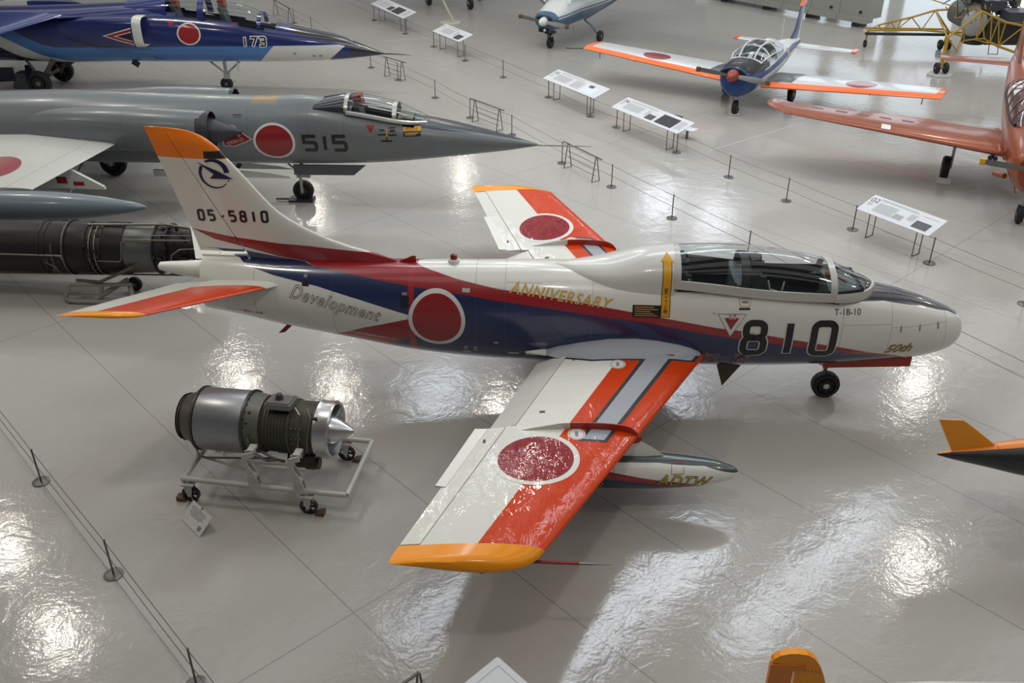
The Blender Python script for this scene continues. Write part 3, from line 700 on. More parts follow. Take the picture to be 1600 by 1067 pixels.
for s in (-1, 1):
    wt = bvh_many(list(wings[s])); V, F = disc(0, 0, 1)
    mark('wing_roundel_border', ([(-6.11+a*.52, s*3.385+b*.545) for a, b in V], F), wring.m, .003, wt, top(), .07)
    mark('wing_roundel', ([(-6.11+a*.45, s*3.385+b*.475) for a, b in V], F), wsun.m, .006, wt, top(), .07)
    for (cx, cy) in ((-5.02, 1.05), (-5.53, 2.95-.0)):
        if cy > 2: cx, cy = -5.62, 2.86
        mark('fuel_placard', ([(cx+a*.11, s*cy+b*.13) for a, b in V], F), m_label, .004, wt, top(), .07)
        mark('fuel_placard_ring', ([(cx+a*.095, s*cy+b*.115) for a, b in disc(0,0,1,32,.93)[0]], disc(0,0,1,32,.93)[1]), m_red, .0055, wt, top(), .07)
        mark('placard_print', rect(cx-.02, s*cy-.06, cx+.02, s*cy+.06), m_grey, .0055, wt, top(), .07)
    for (cx, cy, w, h) in ((-6.05,.95,.03,.05),(-6.25,1.5,.05,.04),(-6.35,2.0,.04,.04),(-5.55,.85,.03,.03),(-5.63,.86,.03,.03),(-6.42,2.15,.06,.05),(-7.0,3.0,.09,.03),(-6.75,2.95,.03,.08),(-6.05,2.3,.07,.05)):
        mark('access_mark', rect(cx-w/2, s*cy-h/2, cx+w/2, s*cy+h/2), m_black, .004, wt, top(), .07)
    mark('warning_strip', rect(-4.45, s*.66, -4.20, s*.74), m_red, .005, wt, top(), .07)
# big number with white edge
for mt, g, off in ((m_label, .016, .004), (m_black, 0, .007)):
    for i, ch in enumerate('810'): mark('nose_numeral', numerals(ch, -3.215+.4875*i, 1.045, .50, .56, 1, .20, g), mt, off, L=.05)
mark('type_lettering', place(text2d('T-1B-10', .115), -2.0, 1.665, R(-.5)), m_black, L=.05)
for mt, o_, off in ((m_black, .006, .004), (m_gold, 0, .006)): mark('script_lettering', place(text2d('50th', .21, o_, .45), -1.19, 1.045, R(3)), mt, off, L=.05)
ang = math.atan2(1.735-1.925, -5.03+6.57)
for mt, o_, off in ((m_gold, .004, .004), (mat('old_gold', (.62,.40,.10), .4), 0, .006)): mark('script_lettering', place(text2d('ANNIVERSARY', .20, o_, .35, space=1.13), -6.56, 1.885, ang, .985), mt, off, L=.05)
ang = math.atan2(1.43-1.77, -8.39+9.75)
for mt, o_, off in ((mat('brown_line', (.16,.06,.04), .5), .006, .004), (m_white, -.004, .006)): mark('script_lettering', place(text2d('Development', .27, o_, .38, space=1.12), -9.74, 1.735, ang, .80), mt, off, L=.05)
mark('exhaust_warning', place(text2d('ジェット排気口注意', .062), -10.72, 1.445, R(-4)), m_red, L=.05)
for mt, o_, off in ((mat('pink_line', (.55,.25,.22), .5), .009, .004), (m_navy, -.002, .006)):
    mark('kanji_lettering', place(text2d('初', .26, o_, .2), -3.80, .80), mt, off, L=.05); mark('kanji_lettering', place(text2d('鷹', .26, o_, .2), -3.36, .80), mt, off, L=.05)
# canopy release stripe and placards
mark('release_stripe', rect(-4.425, 1.61, -4.295, 2.36), m_black, .004); mark('release_stripe_fill', rect(-4.415, 1.62, -4.305, 2.35), m_yellow, .006)
mark('release_arrow', poly((-4.455,2.345),(-4.265,2.345),(-4.36,2.42)), m_yellow, .007)
for i, ch in enumerate('緊急キャノピ開'): mark('release_lettering', place(text2d(ch, .062, align='CENTER'), -4.36, 1.965-.05*i), m_black, .008)
mark('instruction_placard', rect(-4.82, 1.60, -4.425, 1.775), m_black, .004)
for i in range(5): mark('placard_print', rect(-4.79, 1.622+.03*i, -4.47-.05*(i % 3), 1.634+.03*i), m_gold, .006)
tri = lambda k, dy=0: poly(*[(-3.425+(px+3.425)*k, 1.555+dy+(pz-1.555)*k) for px, pz in ((-3.625,1.675),(-3.225,1.675),(-3.42,1.315))])
mark('danger_triangle_edge', tri(1.0), m_black, .004); mark('danger_triangle', tri(.95), m_label, .0055); mark('danger_triangle_centre', tri(.52), m_red, .007)
mark('danger_lettering', place(text2d('危険', .055, align='CENTER'), -3.42, 1.60), m_label, .0085); mark('danger_lettering', place(text2d('注意', .05, align='CENTER', space=1.6), -3.42, 1.635), m_red, .0085)
mark('seat_placard', poly((-3.345,1.875),(-3.165,1.875),(-3.19,1.775),(-3.32,1.775)), m_gold, .004); mark('seat_placard_face', poly((-3.335,1.868),(-3.175,1.868),(-3.20,1.782),(-3.31,1.782)), m_label, .0055); mark('seat_placard_print', rect(-3.30,1.82,-3.21,1.85), m_grey, .007)
mark('seat_placard_bar', rect(-3.335,1.735,-3.18,1.76), m_black, .005)
for (x0, z0, x1, z1) in ((-9.54,1.885,-9.44,1.975),(-8.11,1.65,-7.99,1.80)):
    mark('vent_grille', rect(x0, z0, x1, z1), mat('grille_black', (.006,.007,.012), .5), .004)
    for k in range(4): xx = x0+(x1-x0)*(k+.5)/4; mark('vent_slat', rect(xx-.004, z0+.01, xx+.004, z1-.01), m_navy, .007)
    mark('vent_label', rect(x0+.02, z1+.012, x1-.03, z1+.05), m_grey, .004)
for (x0, z0, w, h) in ((-7.23,1.87,.11,.05),(-7.22,.99,.05,.03),(-7.22,.94,.05,.03),(-7.08,.98,.05,.03),(-7.08,.93,.05,.03),(-7.25,.87,.12,.045),(-6.78,1.10,.06,.03),(-6.58,.88,.16,.045),(-3.70,1.67,.05,.02)):
    mark('stencil_label', rect(x0, z0, x0+w, z0+h), mat('stencil_grey', (.45,.46,.46), .5), .004)
for xx in (-1.02,-.74,-.46): mark('panel_latch', poly((xx-.012,1.40),(xx+.012,1.40),(xx+.012,1.47),(xx,1.50),(xx-.012,1.47)), m_grey, .004)
# fin number and emblem
FD = lambda u, v: ((u, -3, v), (0, 1, 0))
for i, ch in enumerate('05-5810'): mark('serial_numeral', numerals(ch, -11.0+.153*i, 2.735, .15, .50, 1, .24), m_black, .004, finb, FD)
ex, ez, er = -10.665, 3.44, .215
def ring_arc(a0, a1, w0, w1, n=26):
    V = []; F = []
    for i in range(n+1):
        t = i/n; a = R(a0+(a1-a0)*t); w = w0+(w1-w0)*t; V += [(ex+(er-w)*math.cos(a), ez+(er-w)*math.sin(a)), (ex+er*math.cos(a), ez+er*math.sin(a))]
        if i: F.append((2*i-2, 2*i-1, 2*i+1, 2*i))
    return V, F
m_emb = mat('emblem_navy', (.008,.012,.05), .4)
mark('tail_emblem', join2d(ring_arc(120, 5, .03, .075), ring_arc(146, 318, .048, .012), place(disc(0,0,.011,12), ex+.19, ez-.10)), m_emb, .004, finb, FD)
mark('tail_emblem_arrow', poly((ex-.215,ez+.165),(ex+.06,ez+.04),(ex+.255,ez-.075),(ex-.07,ez-.07),(ex-.005,ez-.005)), m_emb, .005, finb, FD)
# tank lettering
tb = bvh(tanks[-1])
for mt, o_, off in ((m_black, .006, .004), (mat('tank_gold', (.50,.38,.04), .4), 0, .006)):
    mark('tank_lettering', place(text2d('ADTW', .20, o_, .35, space=1.1), -4.60, .525, R(-5)), mt, off, tb, L=.05); mark('tank_lettering', place(text2d('Gifu', .20, o_, .35, space=1.0), -5.62, .46, R(-2)), mt, off, tb, L=.05)
mark('tank_placard', join2d(stroke([(-4.42,.66),(-4.27,.66),(-4.27,.76),(-4.42,.76)], .006, True)), m_red, .004, tb)
# ------------------------------------------------------------------ generic aircraft parts
def body_loft(tab, x0, x1, step, N=40, cut=None):
    n = int(round((x1-x0)/step)); X = [x0+(x1-x0)*i/n for i in range(n+1)]
    rings = []
    for x in X:
        r_ = smooth_table(tab, x); zc, a, bt, bb = r_[:4]; nt = r_[4] if len(r_) > 4 else 2.0; rings.append(sring(x, zc, max(a,.004), max(bt,.004), max(bb,.004), nt, 2.0, N))
    V = [p for r_ in rings for p in r_]; F = []
    for i in range(len(rings)-1):
        for k in range(N):
            q = (i*N+k, i*N+(k+1) % N, (i+1)*N+(k+1) % N, (i+1)*N+k)
            if cut:
                c = sum((V[j] for j in q), Vector())/4
                if cut(c): continue
            F.append(q)
    F += [tuple(range(N)), tuple(range((len(rings)-1)*N, len(rings)*N))]
    return MB().add(V, F)
def arch_bow(tab, x, mt, parent, r=.03, name='canopy_bow', lean=0.0):
    w, zb, h = smooth_table(tab, x)[:3]; rings = []
    for k in range(21):
        t = PI*k/20; y, z = math.cos(t), math.sin(t)
        rings.append([Vector((x+dx+lean*z, (w+e)*y, zb+(h+e)*z)) for dx, e in ((-r,-.01),(-r,.014),(r,.014),(r,-.01))])
    return MB().rings(rings).out(name, mt, parent, ang=60)
def canopy(tab, x0, x1, mt, parent, n=16, name='canopy_glass'):
    return MB().rings([half_ring(x0+(x1-x0)*i/n, *smooth_table(tab, x0+(x1-x0)*i/n)[:3], N=20) for i in range(n+1)], loop=False, caps=False).out(name, mt, parent)
def flat_wing(le0, te0, le1, te1, t, mt, parent, name='wing', n=5, c0=0, c1=1, nv=(0,0,1)):
    st = []
    for i in range(n+1):
        k = i/n; st.append((Vector(le0).lerp(Vector(le1), k), Vector(te0).lerp(Vector(te1), k), t, c0, c1, nv))
    return foil(st, 12).out(name, mt, parent)
def seat_simple(parent, x, z, w=.42, mt=None, head=None):
    t = MB(); t.box((x+.1, 0, z), (.45,w,.14)); t.box((x-.12, 0, z+.38), (.12,w,.75), Matrix.Rotation(R(-14), 3, 'Y')); s = t.out('ejection_seat', mt or m_seat, parent, smooth=False)
    MB().box((x-.17, 0, z+.80), (.18,w*.6,.24), Matrix.Rotation(R(-10), 3, 'Y')).out('headrest', head or m_dark, s, smooth=False); return s
m_redpad = mat('headrest_red', (.22,.03,.025), .6)

# ------------------------------------------------------------------ grey single-seat fighter behind
F1 = thing('jet_fighter', 'grey needle-nosed jet fighter numbered 515 parked behind the white trainer', 'aircraft', (0,7.5,0))
JT = [(-23.0,1.66,.50,.50,.50,2),(-22,1.66,.58,.58,.58,2),(-20,1.65,.68,.70,.72,2),(-18,1.64,.72,.745,.77,2),(-16.5,1.64,.72,.79,.77,2),(-14.2,1.635,.69,.755,.765,2),(-12.4,1.625,.64,.735,.735,2),(-11.1,1.63,.60,.745,.735,2.1),(-10.3,1.55,.565,.66,.63,2.4),
      (-9.4,1.50,.50,.53,.53,2.4),(-8.57,1.495,.43,.44,.44,2.0),(-7.75,1.455,.315,.31,.31,2),(-7.04,1.41,.185,.18,.18,2),(-6.5,1.375,.065,.062,.062,2),(-6.3,1.36,.015,.015,.015,2)]
def jet_mat():
    nb = NB('fighter_grey'); x, y, z, v = nb.obj()
    c = nb.mix(nb.noise(1.1, 5, .6), (.175,.195,.20), (.135,.152,.157)); c = nb.mix(nb.mul(nb.lt(x, -11.4), nb.mul(nb.noise(.6, 3), .35)), c, (.22,.27,.30))
    gl = nb.curve(x, [(-10.42,2.08),(-9.29,1.90),(-8.49,1.77),(-7.61,1.66),(-6.59,1.46),(-6.3,1.37)])
    c = nb.mix(nb.mul(nb.gt(x, -10.40), nb.gt(z, gl)), c, (.028,.032,.042))
    rust = nb.mul(nb.mul(nb.between(x, -12.40, -11.85), nb.gt(z, 2.28)), nb.gt(nb.noise(9, 4, .7), .30)); c = nb.mix(nb.mul(rust, .85), c, (.30,.21,.10))
    ln = None
    for xi in (-8.57, -10.42, -11.18, -12.45, -14.9, -16.6):
        q = nb.near(x, xi, .006); ln = q if ln is None else nb.OR(ln, q)
    for (x0, x1, zz) in ((-12.5,-11.8,2.15),(-16.6,-14.9,2.05),(-15.6,-15.1,1.95)): ln = nb.OR(ln, nb.mul(nb.between(x, x0, x1), nb.near(z, zz, .006)))
    c = nb.mix(nb.mul(ln, .4), c, (.05,.055,.06))
    nb.set(col=c, rough=.34, coat=.2, coatr=.15, metal=.15); return nb.m
m_jet = jet_mat(); m_jgrey = mat('fighter_grey_plain', (.165,.185,.19), .38); m_jdark = mat('fighter_dark_grey', (.035,.038,.045), .45); m_jwhite = mat('fighter_white', (.60,.62,.60), .4, var=.12, scale=2)
fbody = body_loft(JT, -23, -6.3, .12, 44, lambda c: -10.30 < c.x < -9.0 and c.z > 1.8 and abs(c.y) < .36).out('fuselage', m_jet, F1, ang=50)
CG = [(-11.06,.40,2.19,.13),(-10.34,.42,2.16,.26),(-9.84,.41,2.08,.30),(-9.36,.39,1.99,.27),(-9.0,.32,1.93,.18),(-8.6,.12,1.88,.05)]
m_silver = mat('canopy_frame_silver', (.50,.50,.48), .3, .7)
canopy(CG, -11.06, -10.36, mat('rear_canopy_black', (.02,.022,.03), .12, coat=1), F1, 8, 'rear_canopy'); canopy(CG, -10.34, -9.36, m_glass, F1, 14); canopy(CG, -9.34, -8.6, m_glass, F1, 12, 'windscreen_glass')
arch_bow(CG, -10.36, m_silver, F1, .04); arch_bow(CG, -9.35, m_silver, F1, .045)
for s in (-1, 1):
    MB().tube([(x, s*(smooth_table(CG, x)[0]+.005), smooth_table(CG, x)[1]-.02) for x in [-10.36+.147*i for i in range(13)]], .045).out('canopy_rail', m_silver, F1)
t = MB(); t.rings([[Vector((x, w, z)), Vector((x, w-.02, 1.2)), Vector((x, -w+.02, 1.2)), Vector((x, -w, z))] for x, w, z in ((-10.3,.36,2.05), (-9.4,.34,1.93), (-8.98,.27,1.86))], loop=False, caps=False); t.out('cockpit_tub', m_dark, F1, smooth=False)
seat_simple(F1, -9.98, 1.5, head=m_redpad); b = MB(); b.box((-9.25,0,1.85), (.1,.58,.30)); b.box((-9.12,0,1.96), (.26,.40,.05), Matrix.Rotation(R(14), 3, 'Y')); b.out('instrument_panel', mat('panel_tan', (.16,.15,.11), .6), F1, smooth=False)
MB().tube([(-6.32,0,1.36),(-5.6,0,1.345),(-5.15,0,1.34)], [.022,.016,.006]).out('nose_probe', m_steel, F1)
# intakes with shock cones
for s in (-1, 1):
    D = [(-17.2,.42,1.70,.30,.40),(-16,.62,1.78,.36,.46),(-14.8,.76,1.85,.38,.46),(-13.9,.83,1.87,.37,.43),(-13.15,.86,1.87,.35,.40)]
    rings = []
    for i in range(25):
        x = -17.2+4.05*i/24; yc, zc, ry, rz = smooth_table(D, x); rings.append([Vector((x, s*(yc+ry*math.cos(2*PI*k/28)), zc+rz*math.sin(2*PI*k/28))) for k in range(28)])
    yc, zc, ry, rz = D[-1][1:]
    MB().rings(rings, caps=False).out('intake_duct', m_jet, F1)
    rings = [[Vector((x, s*(yc+ry*q*math.cos(2*PI*k/28)), zc+rz*q*math.sin(2*PI*k/28))) for k in range(28)] for x, q in ((-13.35,1.005),(-13.13,1.005),(-13.10,.97),(-13.35,.92))]
    MB().rings(rings, caps=False).out('intake_lip', m_jdark, F1)
    MB().add([Vector((-13.34, s*(yc+ry*.93*math.cos(2*PI*k/28)), zc+rz*.93*math.sin(2*PI*k/28))) for k in range(28)], [tuple(range(28))]).out('intake_throat', m_black, F1)
    MB().lathe([(-13.6,.36),(-13.2,.29),(-12.85,.16),(-12.5,.01)], (0, s*.72, 1.80), 'x', 24).out('shock_cone', m_jdark, F1)
# wings, tip tanks, pylons
def jw_mat():
    nb = NB('fighter_wing_white'); x, y, z, v = nb.obj(); ay = nb.math('ABSOLUTE', y); le = nb.math('SUBTRACT', -14.80, nb.mul(ay, .333)); d = nb.math('SUBTRACT', le, x)
    c = nb.mix(nb.noise(1.6, 5, .65), (.60,.61,.58), (.48,.49,.46)); c = nb.mix(nb.mul(nb.near(d, .52, .02), .35), c, (.25,.25,.22)); nb.set(col=c, rough=.4); return nb.m
m_jw = jw_mat(); m_bluegrey = mat('tank_blue_grey', (.17,.215,.25), .32, coat=.3)
for s in (-1, 1):
    w = flat_wing((-15.0,s*.6,1.63), (-18.9,s*.6,1.64), (-15.88,s*3.25,1.44), (-17.75,s*3.25,1.45), .036, m_jw, F1, nv=(0,s*.07,1))
    V, F = disc(0, 0, 1, 36); wb = bvh(w)
    mark('wing_roundel', ([(-17.05+a*.50, s*2.38+b*.52) for a, b in V], F), m_sun, .004, wb, top(), .1, F1)
    pr = [(-18.9,.02),(-18.2,.16),(-17.2,.255),(-16,.275),(-15.2,.26),(-14.5,.20),(-14.0,.125),(-13.72,.07),(-13.64,.045),(-13.61,.008)]
    MB().lathe([(x, smooth_table(pr, x)[0]) for x in [-18.9+.1055*i for i in range(51)]]+[(-13.62,.03),(-13.61,.005)], (0, s*3.5, 1.22), 'x', 28).out('tip_tank', m_bluegrey, F1)
    MB().prism([(-14.98,1.06),(-15.0,1.12),(-15.65,1.50),(-17.5,1.52),(-17.5,1.10)], .07, 'y', s*2.2-.035).out('wing_pylon', m_jwhite, F1, smooth=False)
    if s < 0:
        for (x0, x1, z0, z1) in ((-15.93,-15.72,1.18,1.32),(-15.60,-15.38,1.14,1.22)):
            MB().box(((x0+x1)/2, s*2.2-.037, (z0+z1)/2), (x1-x0,.006,z1-z0)).out('pylon_placard', m_red, F1, smooth=False)
    MB().box((-15.75, s*3.3, 1.40), (1.2,.04,.08)).out('tank_fairing', m_jdark, F1, smooth=False)
# undercarriage
wheel_parts(F1, (-11.57,0,.235), .235, .15, hub=m_steel); l = MB(); l.cyl((-11.57,-.12,.235), (-11.57,-.12,.6), .035); l.cyl((-11.57,-.12,.6), (-11.53,0,.95), .045); l.cyl((-11.57,-.14,.235), (-11.57,.1,.235), .03); l.cyl((-11.55,-.05,.62), (-11.85,0,.86), .022); l.box((-11.5,-.1,.62), (.3,.1,.07)); l.out('nose_leg', m_leg, F1)
l = MB(); l.box((-11.62,-.02,.03), (.55,.30,.04)); l.box((-11.9,-.05,.04), (.6,.04,.03)); l.out('wheel_chock', m_jdark, F1, smooth=False)
MB().prism([(-11.66,.93),(-10.06,.93),(-10.34,.70),(-11.66,.69)], .03, 'y', -.26).out('nose_gear_door', mat('door_slate', (.085,.10,.105), .4), F1, smooth=False)
for y in (-.25, .30):
    MB().prism([(-11.76,.62),(-12.2,.70),(-12.8,.755),(-14.8,.76),(-14.8,.62)], .07, 'y', y-.035).out('missile_rail', m_jwhite, F1, smooth=False)
    MB().box((-13.05, y-.036, .70), (.10,.008,.13), Matrix.Rotation(R(30), 3, 'Y')).out('rail_band', m_black, F1, smooth=False)
for s in (-1, 1):
    wheel_parts(F1, (-16.47, s*1.37, .32), .32, .17, hub=m_steel); l = MB(); l.cyl((-16.47,s*1.2,.32), (-16.2,s*.5,1.0), .05); l.cyl((-16.47,s*1.2,.32), (-16.9,s*.5,1.05), .035); l.out('main_leg', m_leg, F1)
# tail
flat_wing((-20.2,0,2.3), (-22.6,0,2.25), (-21.9,0,4.1), (-22.9,0,4.1), .05, m_jgrey, F1, 'fin', nv=(0,1,0))
for s in (-1, 1): flat_wing((-21.9,s*.05,4.05), (-22.95,s*.05,4.05), (-22.3,s*1.8,4.05), (-22.9,s*1.8,4.05), .04, m_jwhite, F1, 'tailplane')
# markings
jb = bvh(fbody); jm = lambda n, VF, mt, off=.005: mark(n, VF, mt, off, jb, SD, .08, F1)
roundel(-11.90, 1.555, .445, .40, jb, SD, .88, F1)
for i, ch in enumerate('515'): jm('fuselage_numeral', numerals(ch, -11.27+.316*i, 1.37, .31, .82, 1, .24), m_black)
jm('intake_warning', poly((-13.02,1.90),(-12.74,1.905),(-12.36,1.61),(-12.75,1.445),(-12.99,1.455)), m_label); jm('intake_warning_red', poly((-13.0,1.885),(-12.75,1.89),(-12.39,1.61),(-12.76,1.46),(-12.97,1.47)), m_red, .007)
jm('intake_lettering', place(text2d('危険', .075), -12.74, 1.745, R(-38)), m_label, .009)
jm('intake_lettering', place(text2d('空気取入口', .075), -12.90, 1.485, R(18)), m_label, .009)
jm('rescue_triangle', poly((-9.95,1.90),(-9.75,1.89),(-9.85,1.74)), m_red)
jm('rescue_panel', rect(-9.16,1.66,-8.80,1.84), m_black); jm('rescue_panel_top', rect(-9.16,1.76,-8.80,1.84), m_yellow, .007); jm('rescue_lettering', place(text2d('RESCUE', .075), -9.12, 1.772), m_black, .009); jm('rescue_print', join2d(rect(-9.13,1.715,-8.85,1.73), rect(-9.13,1.685,-8.9,1.70)), m_yellow, .008)
for (x0,z0,x1,z1,mt) in ((-9.66,1.78,-9.56,1.81,m_black),(-9.44,1.75,-9.34,1.80,m_black),(-9.70,1.69,-9.52,1.72,m_black),(-9.48,1.68,-9.30,1.71,m_black),(-9.64,1.55,-9.40,1.59,m_black),(-9.53,1.60,-9.50,1.66,m_black),(-9.525,1.65,-9.505,1.80,m_yellow),(-9.47,1.82,-9.33,1.845,m_black)): jm('stencil_label', rect(x0,z0,x1,z1), mt)
for (x0,z0,x1,z1) in ((-14.95,1.92,-14.93,2.2),(-15.4,1.95,-15.38,2.2),(-12.75,2.08,-12.55,2.10),(-12.72,2.04,-12.58,2.05)): jm('panel_mark', rect(x0,z0,x1,z1), m_jdark)

# ------------------------------------------------------------------ blue display-team jet at the top left
T2 = thing('display_jet', 'dark blue and white jet numbered 173 with black needle nose at the upper left', 'aircraft', (0,16.3,0))
BT = [(-27.5,1.65,.6,.6,.6,2),(-25,1.62,.8,.75,.75,2.6),(-22.5,1.60,.85,.80,.75,2.8),(-20.6,1.60,.85,.85,.78,3),(-19,1.62,.80,.90,.76,3),(-18,1.60,.72,.92,.74,2.6),(-17,1.55,.62,.92,.69,2.2),(-15.4,1.48,.56,.80,.60,2.1),(-14.6,1.45,.52,.66,.57,2),(-13.6,1.38,.45,.53,.48,2),(-12.4,1.29,.31,.37,.32,2),(-11.6,1.20,.14,.16,.14,2),(-11.08,1.14,.012,.012,.012,2)]
def t2_mat():
    nb = NB('display_jet_livery'); x, y, z, v = nb.obj()
    dark = (.010,.020,.115); sky = (.035,.155,.42); wh = (.60,.61,.58)
    lb = nb.curve(x, [(-22.2,2.05),(-21.6,1.75),(-21.1,1.52),(-20.75,1.43),(-20.3,1.415),(-14.31,1.45),(-12.17,1.47),(-11,1.47)])
    c = nb.mix(nb.lt(z, lb), dark, sky)
    wl = nb.curve(x, [(-22.6,1.9),(-21.9,1.55),(-21.2,1.15),(-20.6,.95),(-20.1,.84),(-19.6,.78),(-19,.0),(-11,0)]); c = nb.mix(nb.lt(z, wl), c, wh)
    wl2 = nb.curve(x, [(-23.2,1.9),(-22.5,1.5),(-21.9,1.1),(-21.3,.88),(-20.8,.80),(-20.4,.0),(-11,0)]); c = nb.mix(nb.lt(z, wl2), c, (.008,.012,.05))
    nw = nb.mul(nb.lt(z, 1.455), nb.gt(x, nb.curve(z, [(.8,-14.95),(.95,-14.75),(1.1,-14.55),(1.46,-14.28)], -20))) if False else nb.mul(nb.lt(z, 1.455), nb.gt(nb.math('ADD', x, nb.mul(nb.math('SUBTRACT', 1.46, z), 1.0)), -14.29))
    c = nb.mix(nw, c, wh)
    c = nb.mix(nb.gt(nb.math('ADD', x, nb.mul(nb.math('SUBTRACT', 1.46, z), 1.2)), -12.18), c, dark)
    c = nb.mix(nb.mul(nb.gt(x, -13.75), nb.gt(z, nb.curve(x, [(-13.8,1.78),(-12.9,1.60),(-12.1,1.38),(-11.9,0)]))), c, (.020,.021,.030)); c = nb.mix(nb.gt(x, -12.08), c, (.018,.018,.026))
    nb.set(col=c, rough=.2, coat=.6, coatr=.05); return nb.m
m_t2 = t2_mat(); m_t2d = mat('display_jet_blue', (.012,.028,.16), .2, coat=.6); m_t2w = mat('display_jet_white', (.60,.61,.58), .3, coat=.4)
def t2w_mat():
    nb = NB('display_jet_wing'); x, y, z, v = nb.obj(); ay = nb.math('ABSOLUTE', y)
    d = nb.math('ADD', x, nb.mul(ay, .35)); c = nb.mix(nb.between(d, -22.75, -21.85), (.012,.028,.16), (.60,.61,.58)); c = nb.mix(nb.lt(d, -22.75), c, (.03,.12,.34)); nb.set(col=c, rough=.2, coat=.6); return nb.m
m_t2wing = t2w_mat()
tb2 = body_loft(BT, -27.5, -11.08, .15, 44, lambda c: -17.4 < c.x < -14.3 and c.z > 1.90 and abs(c.y) < .40).out('fuselage', m_t2, T2, ang=50)
C2 = [(-18.6,.42,2.35,.30),(-17.5,.46,2.32,.45),(-16.6,.47,2.24,.52),(-15.7,.47,2.10,.50),(-15.0,.45,2.0,.45),(-14.55,.41,1.93,.32),(-14.0,.27,1.88,.15),(-13.62,.08,1.86,.03)]
canopy(C2, -17.42, -16.42, m_glass, T2, 10); canopy(C2, -16.3, -14.72, m_glass, T2, 12); canopy(C2, -14.62, -13.65, m_glass, T2, 12, 'windscreen_glass')
MB().rings([half_ring(x, *smooth_table(C2, x)[:3], N=20, skirt=.2) for x in (-18.6,-18.3,-18,-17.7,-17.44)], loop=False, caps=False).out('canopy_fairing', m_t2d, T2)
for x, r_ in ((-17.43,.05),(-16.36,.09),(-14.68,.06)): arch_bow(C2, x, m_t2d, T2, r_)
MB().rings([[Vector((x, w, z)), Vector((x, w-.04, 1.2)), Vector((x, -w+.04, 1.2)), Vector((x, -w, z))] for x, w, z in ((-17.4,.42,2.2), (-15.6,.42,2.05), (-14.7,.38,1.92), (-14.25,.28,1.85))], loop=False, caps=False).out('cockpit_tub', m_dark, T2, smooth=False)
for x in (-17.05, -15.65): seat_simple(T2, x, 1.75, head=m_redpad)
MB().tube([(-11.1,0,1.14),(-10.7,0,1.13),(-10.3,0,1.10)], [.02,.016,.005]).out('nose_probe', m_black, T2)
for s in (-1, 1):
    rings = []
    for x, q, yo in ((-20.5,.7,.60),(-19.5,.95,.72),(-18.6,1,.80),(-18.1,1,.82)):
        rings.append([Vector((x, s*(yo+.34*q*math.copysign(abs(math.cos(2*PI*k/24))**.6, math.cos(2*PI*k/24))), 1.92+.42*q*math.copysign(abs(math.sin(2*PI*k/24))**.6, math.sin(2*PI*k/24)))) for k in range(24)])
    duct = MB().rings(rings, caps=False).out('intake_duct', m_t2, T2, ang=60)
    if s < 0: near_duct = duct
    MB().rings([[p+Vector((dx, 0, 0)) if e == 1 else Vector((p.x+dx, s*.82+(p.y-s*.82)*e, 1.92+(p.z-1.92)*e)) for p in rings[-1]] for dx, e in ((-.06,1.03),(.16,1.03),(.20,.97),(-.06,.90))], caps=False).out('intake_cover', m_t2w, T2, ang=60)
    MB().add([Vector((p.x-.05, p.y, p.z)) for p in rings[-1]], [tuple(range(24))]).out('intake_throat', mat('intake_navy', (.006,.009,.04), .4), T2)
    flat_wing((-20.3,s*.8,2.32), (-24.0,s*.8,2.34), (-22.5,s*3.9,1.95), (-23.9,s*3.9,1.96), .05, m_t2wing, T2, nv=(0,s*.12,1))
    MB().prism([(-19.35,s*.75),(-20.95,s*1.12),(-20.95,s*.6)], .03, 'z', 2.28).out('leading_edge_root_extension', m_t2d, T2, smooth=False)
    wheel_parts(T2, (-21.5,s*.75,.35), .35, .2, hub=m_steel); l = MB(); l.cyl((-21.5,s*.6,.35), (-21.0,s*.6,1.0), .07); l.cyl((-21.5,s*.6,.45), (-21.9,s*.5,1.0), .04); l.cyl((-21.3,s*.62,.5), (-20.85,s*.7,.75), .05); l.out('main_leg', mat('gear_grime', (.12,.11,.09), .6, .3), T2)
MB().prism([(-23.0,.85),(-22.1,.85),(-22.1,.45),(-23.0,.40)], .03, 'y', -.95).out('main_gear_door', mat('door_navy', (.006,.008,.03), .35), T2, smooth=False)
MB().prism([(-22.0,.80),(-21.75,.80),(-21.95,.30),(-22.08,.28)], .03, 'y', -.45).out('inner_gear_door', _mc['door_navy'], T2, smooth=False)
l = MB(); l.cyl((-16.0,0,.15), (-16.02,0,.95), .05); l.cyl((-16.02,0,.5), (-16.5,0,.9), .03); l.cyl((-15.98,0,.5), (-15.5,0,.9), .03); l.box((-16.0,0,.42), (.16,.14,.14)); l.tube([(-15.95,0,.35),(-15.75,0,.28),(-15.95,0,.16)], .012); l.out('nose_leg', m_leg, T2)
wheel_parts(T2, (-16.04,0,.19), .19, .13, hub=m_steel); MB().box((-15.55,-.2,.78), (.05,.02,.25)).out('nose_gear_door', m_t2w, T2, smooth=False)
MB().box((-18.6,-.35,.87), (.22,.05,.16), Matrix.Rotation(R(35), 3, 'Y')).out('belly_scoop', m_black, T2, smooth=False)
flat_wing((-24.5,0,2.3), (-27.3,0,2.3), (-26.3,0,4.4), (-27.6,0,4.4), .06, m_t2d, T2, 'fin', nv=(0,1,0))
for s in (-1, 1): flat_wing((-25.8,s*.6,1.6), (-27.4,s*.6,1.6), (-27.0,s*2.2,1.35), (-27.9,s*2.2,1.35), .05, m_t2w, T2, 'tailplane')
t2b = bvh_many([tb2, near_duct]); tm = lambda n, VF, mt, off=.006: mark(n, VF, mt, off, t2b, SD, .09, T2)
roundel(-16.74, 1.79, .345, .31, t2b, SD, .88, T2)
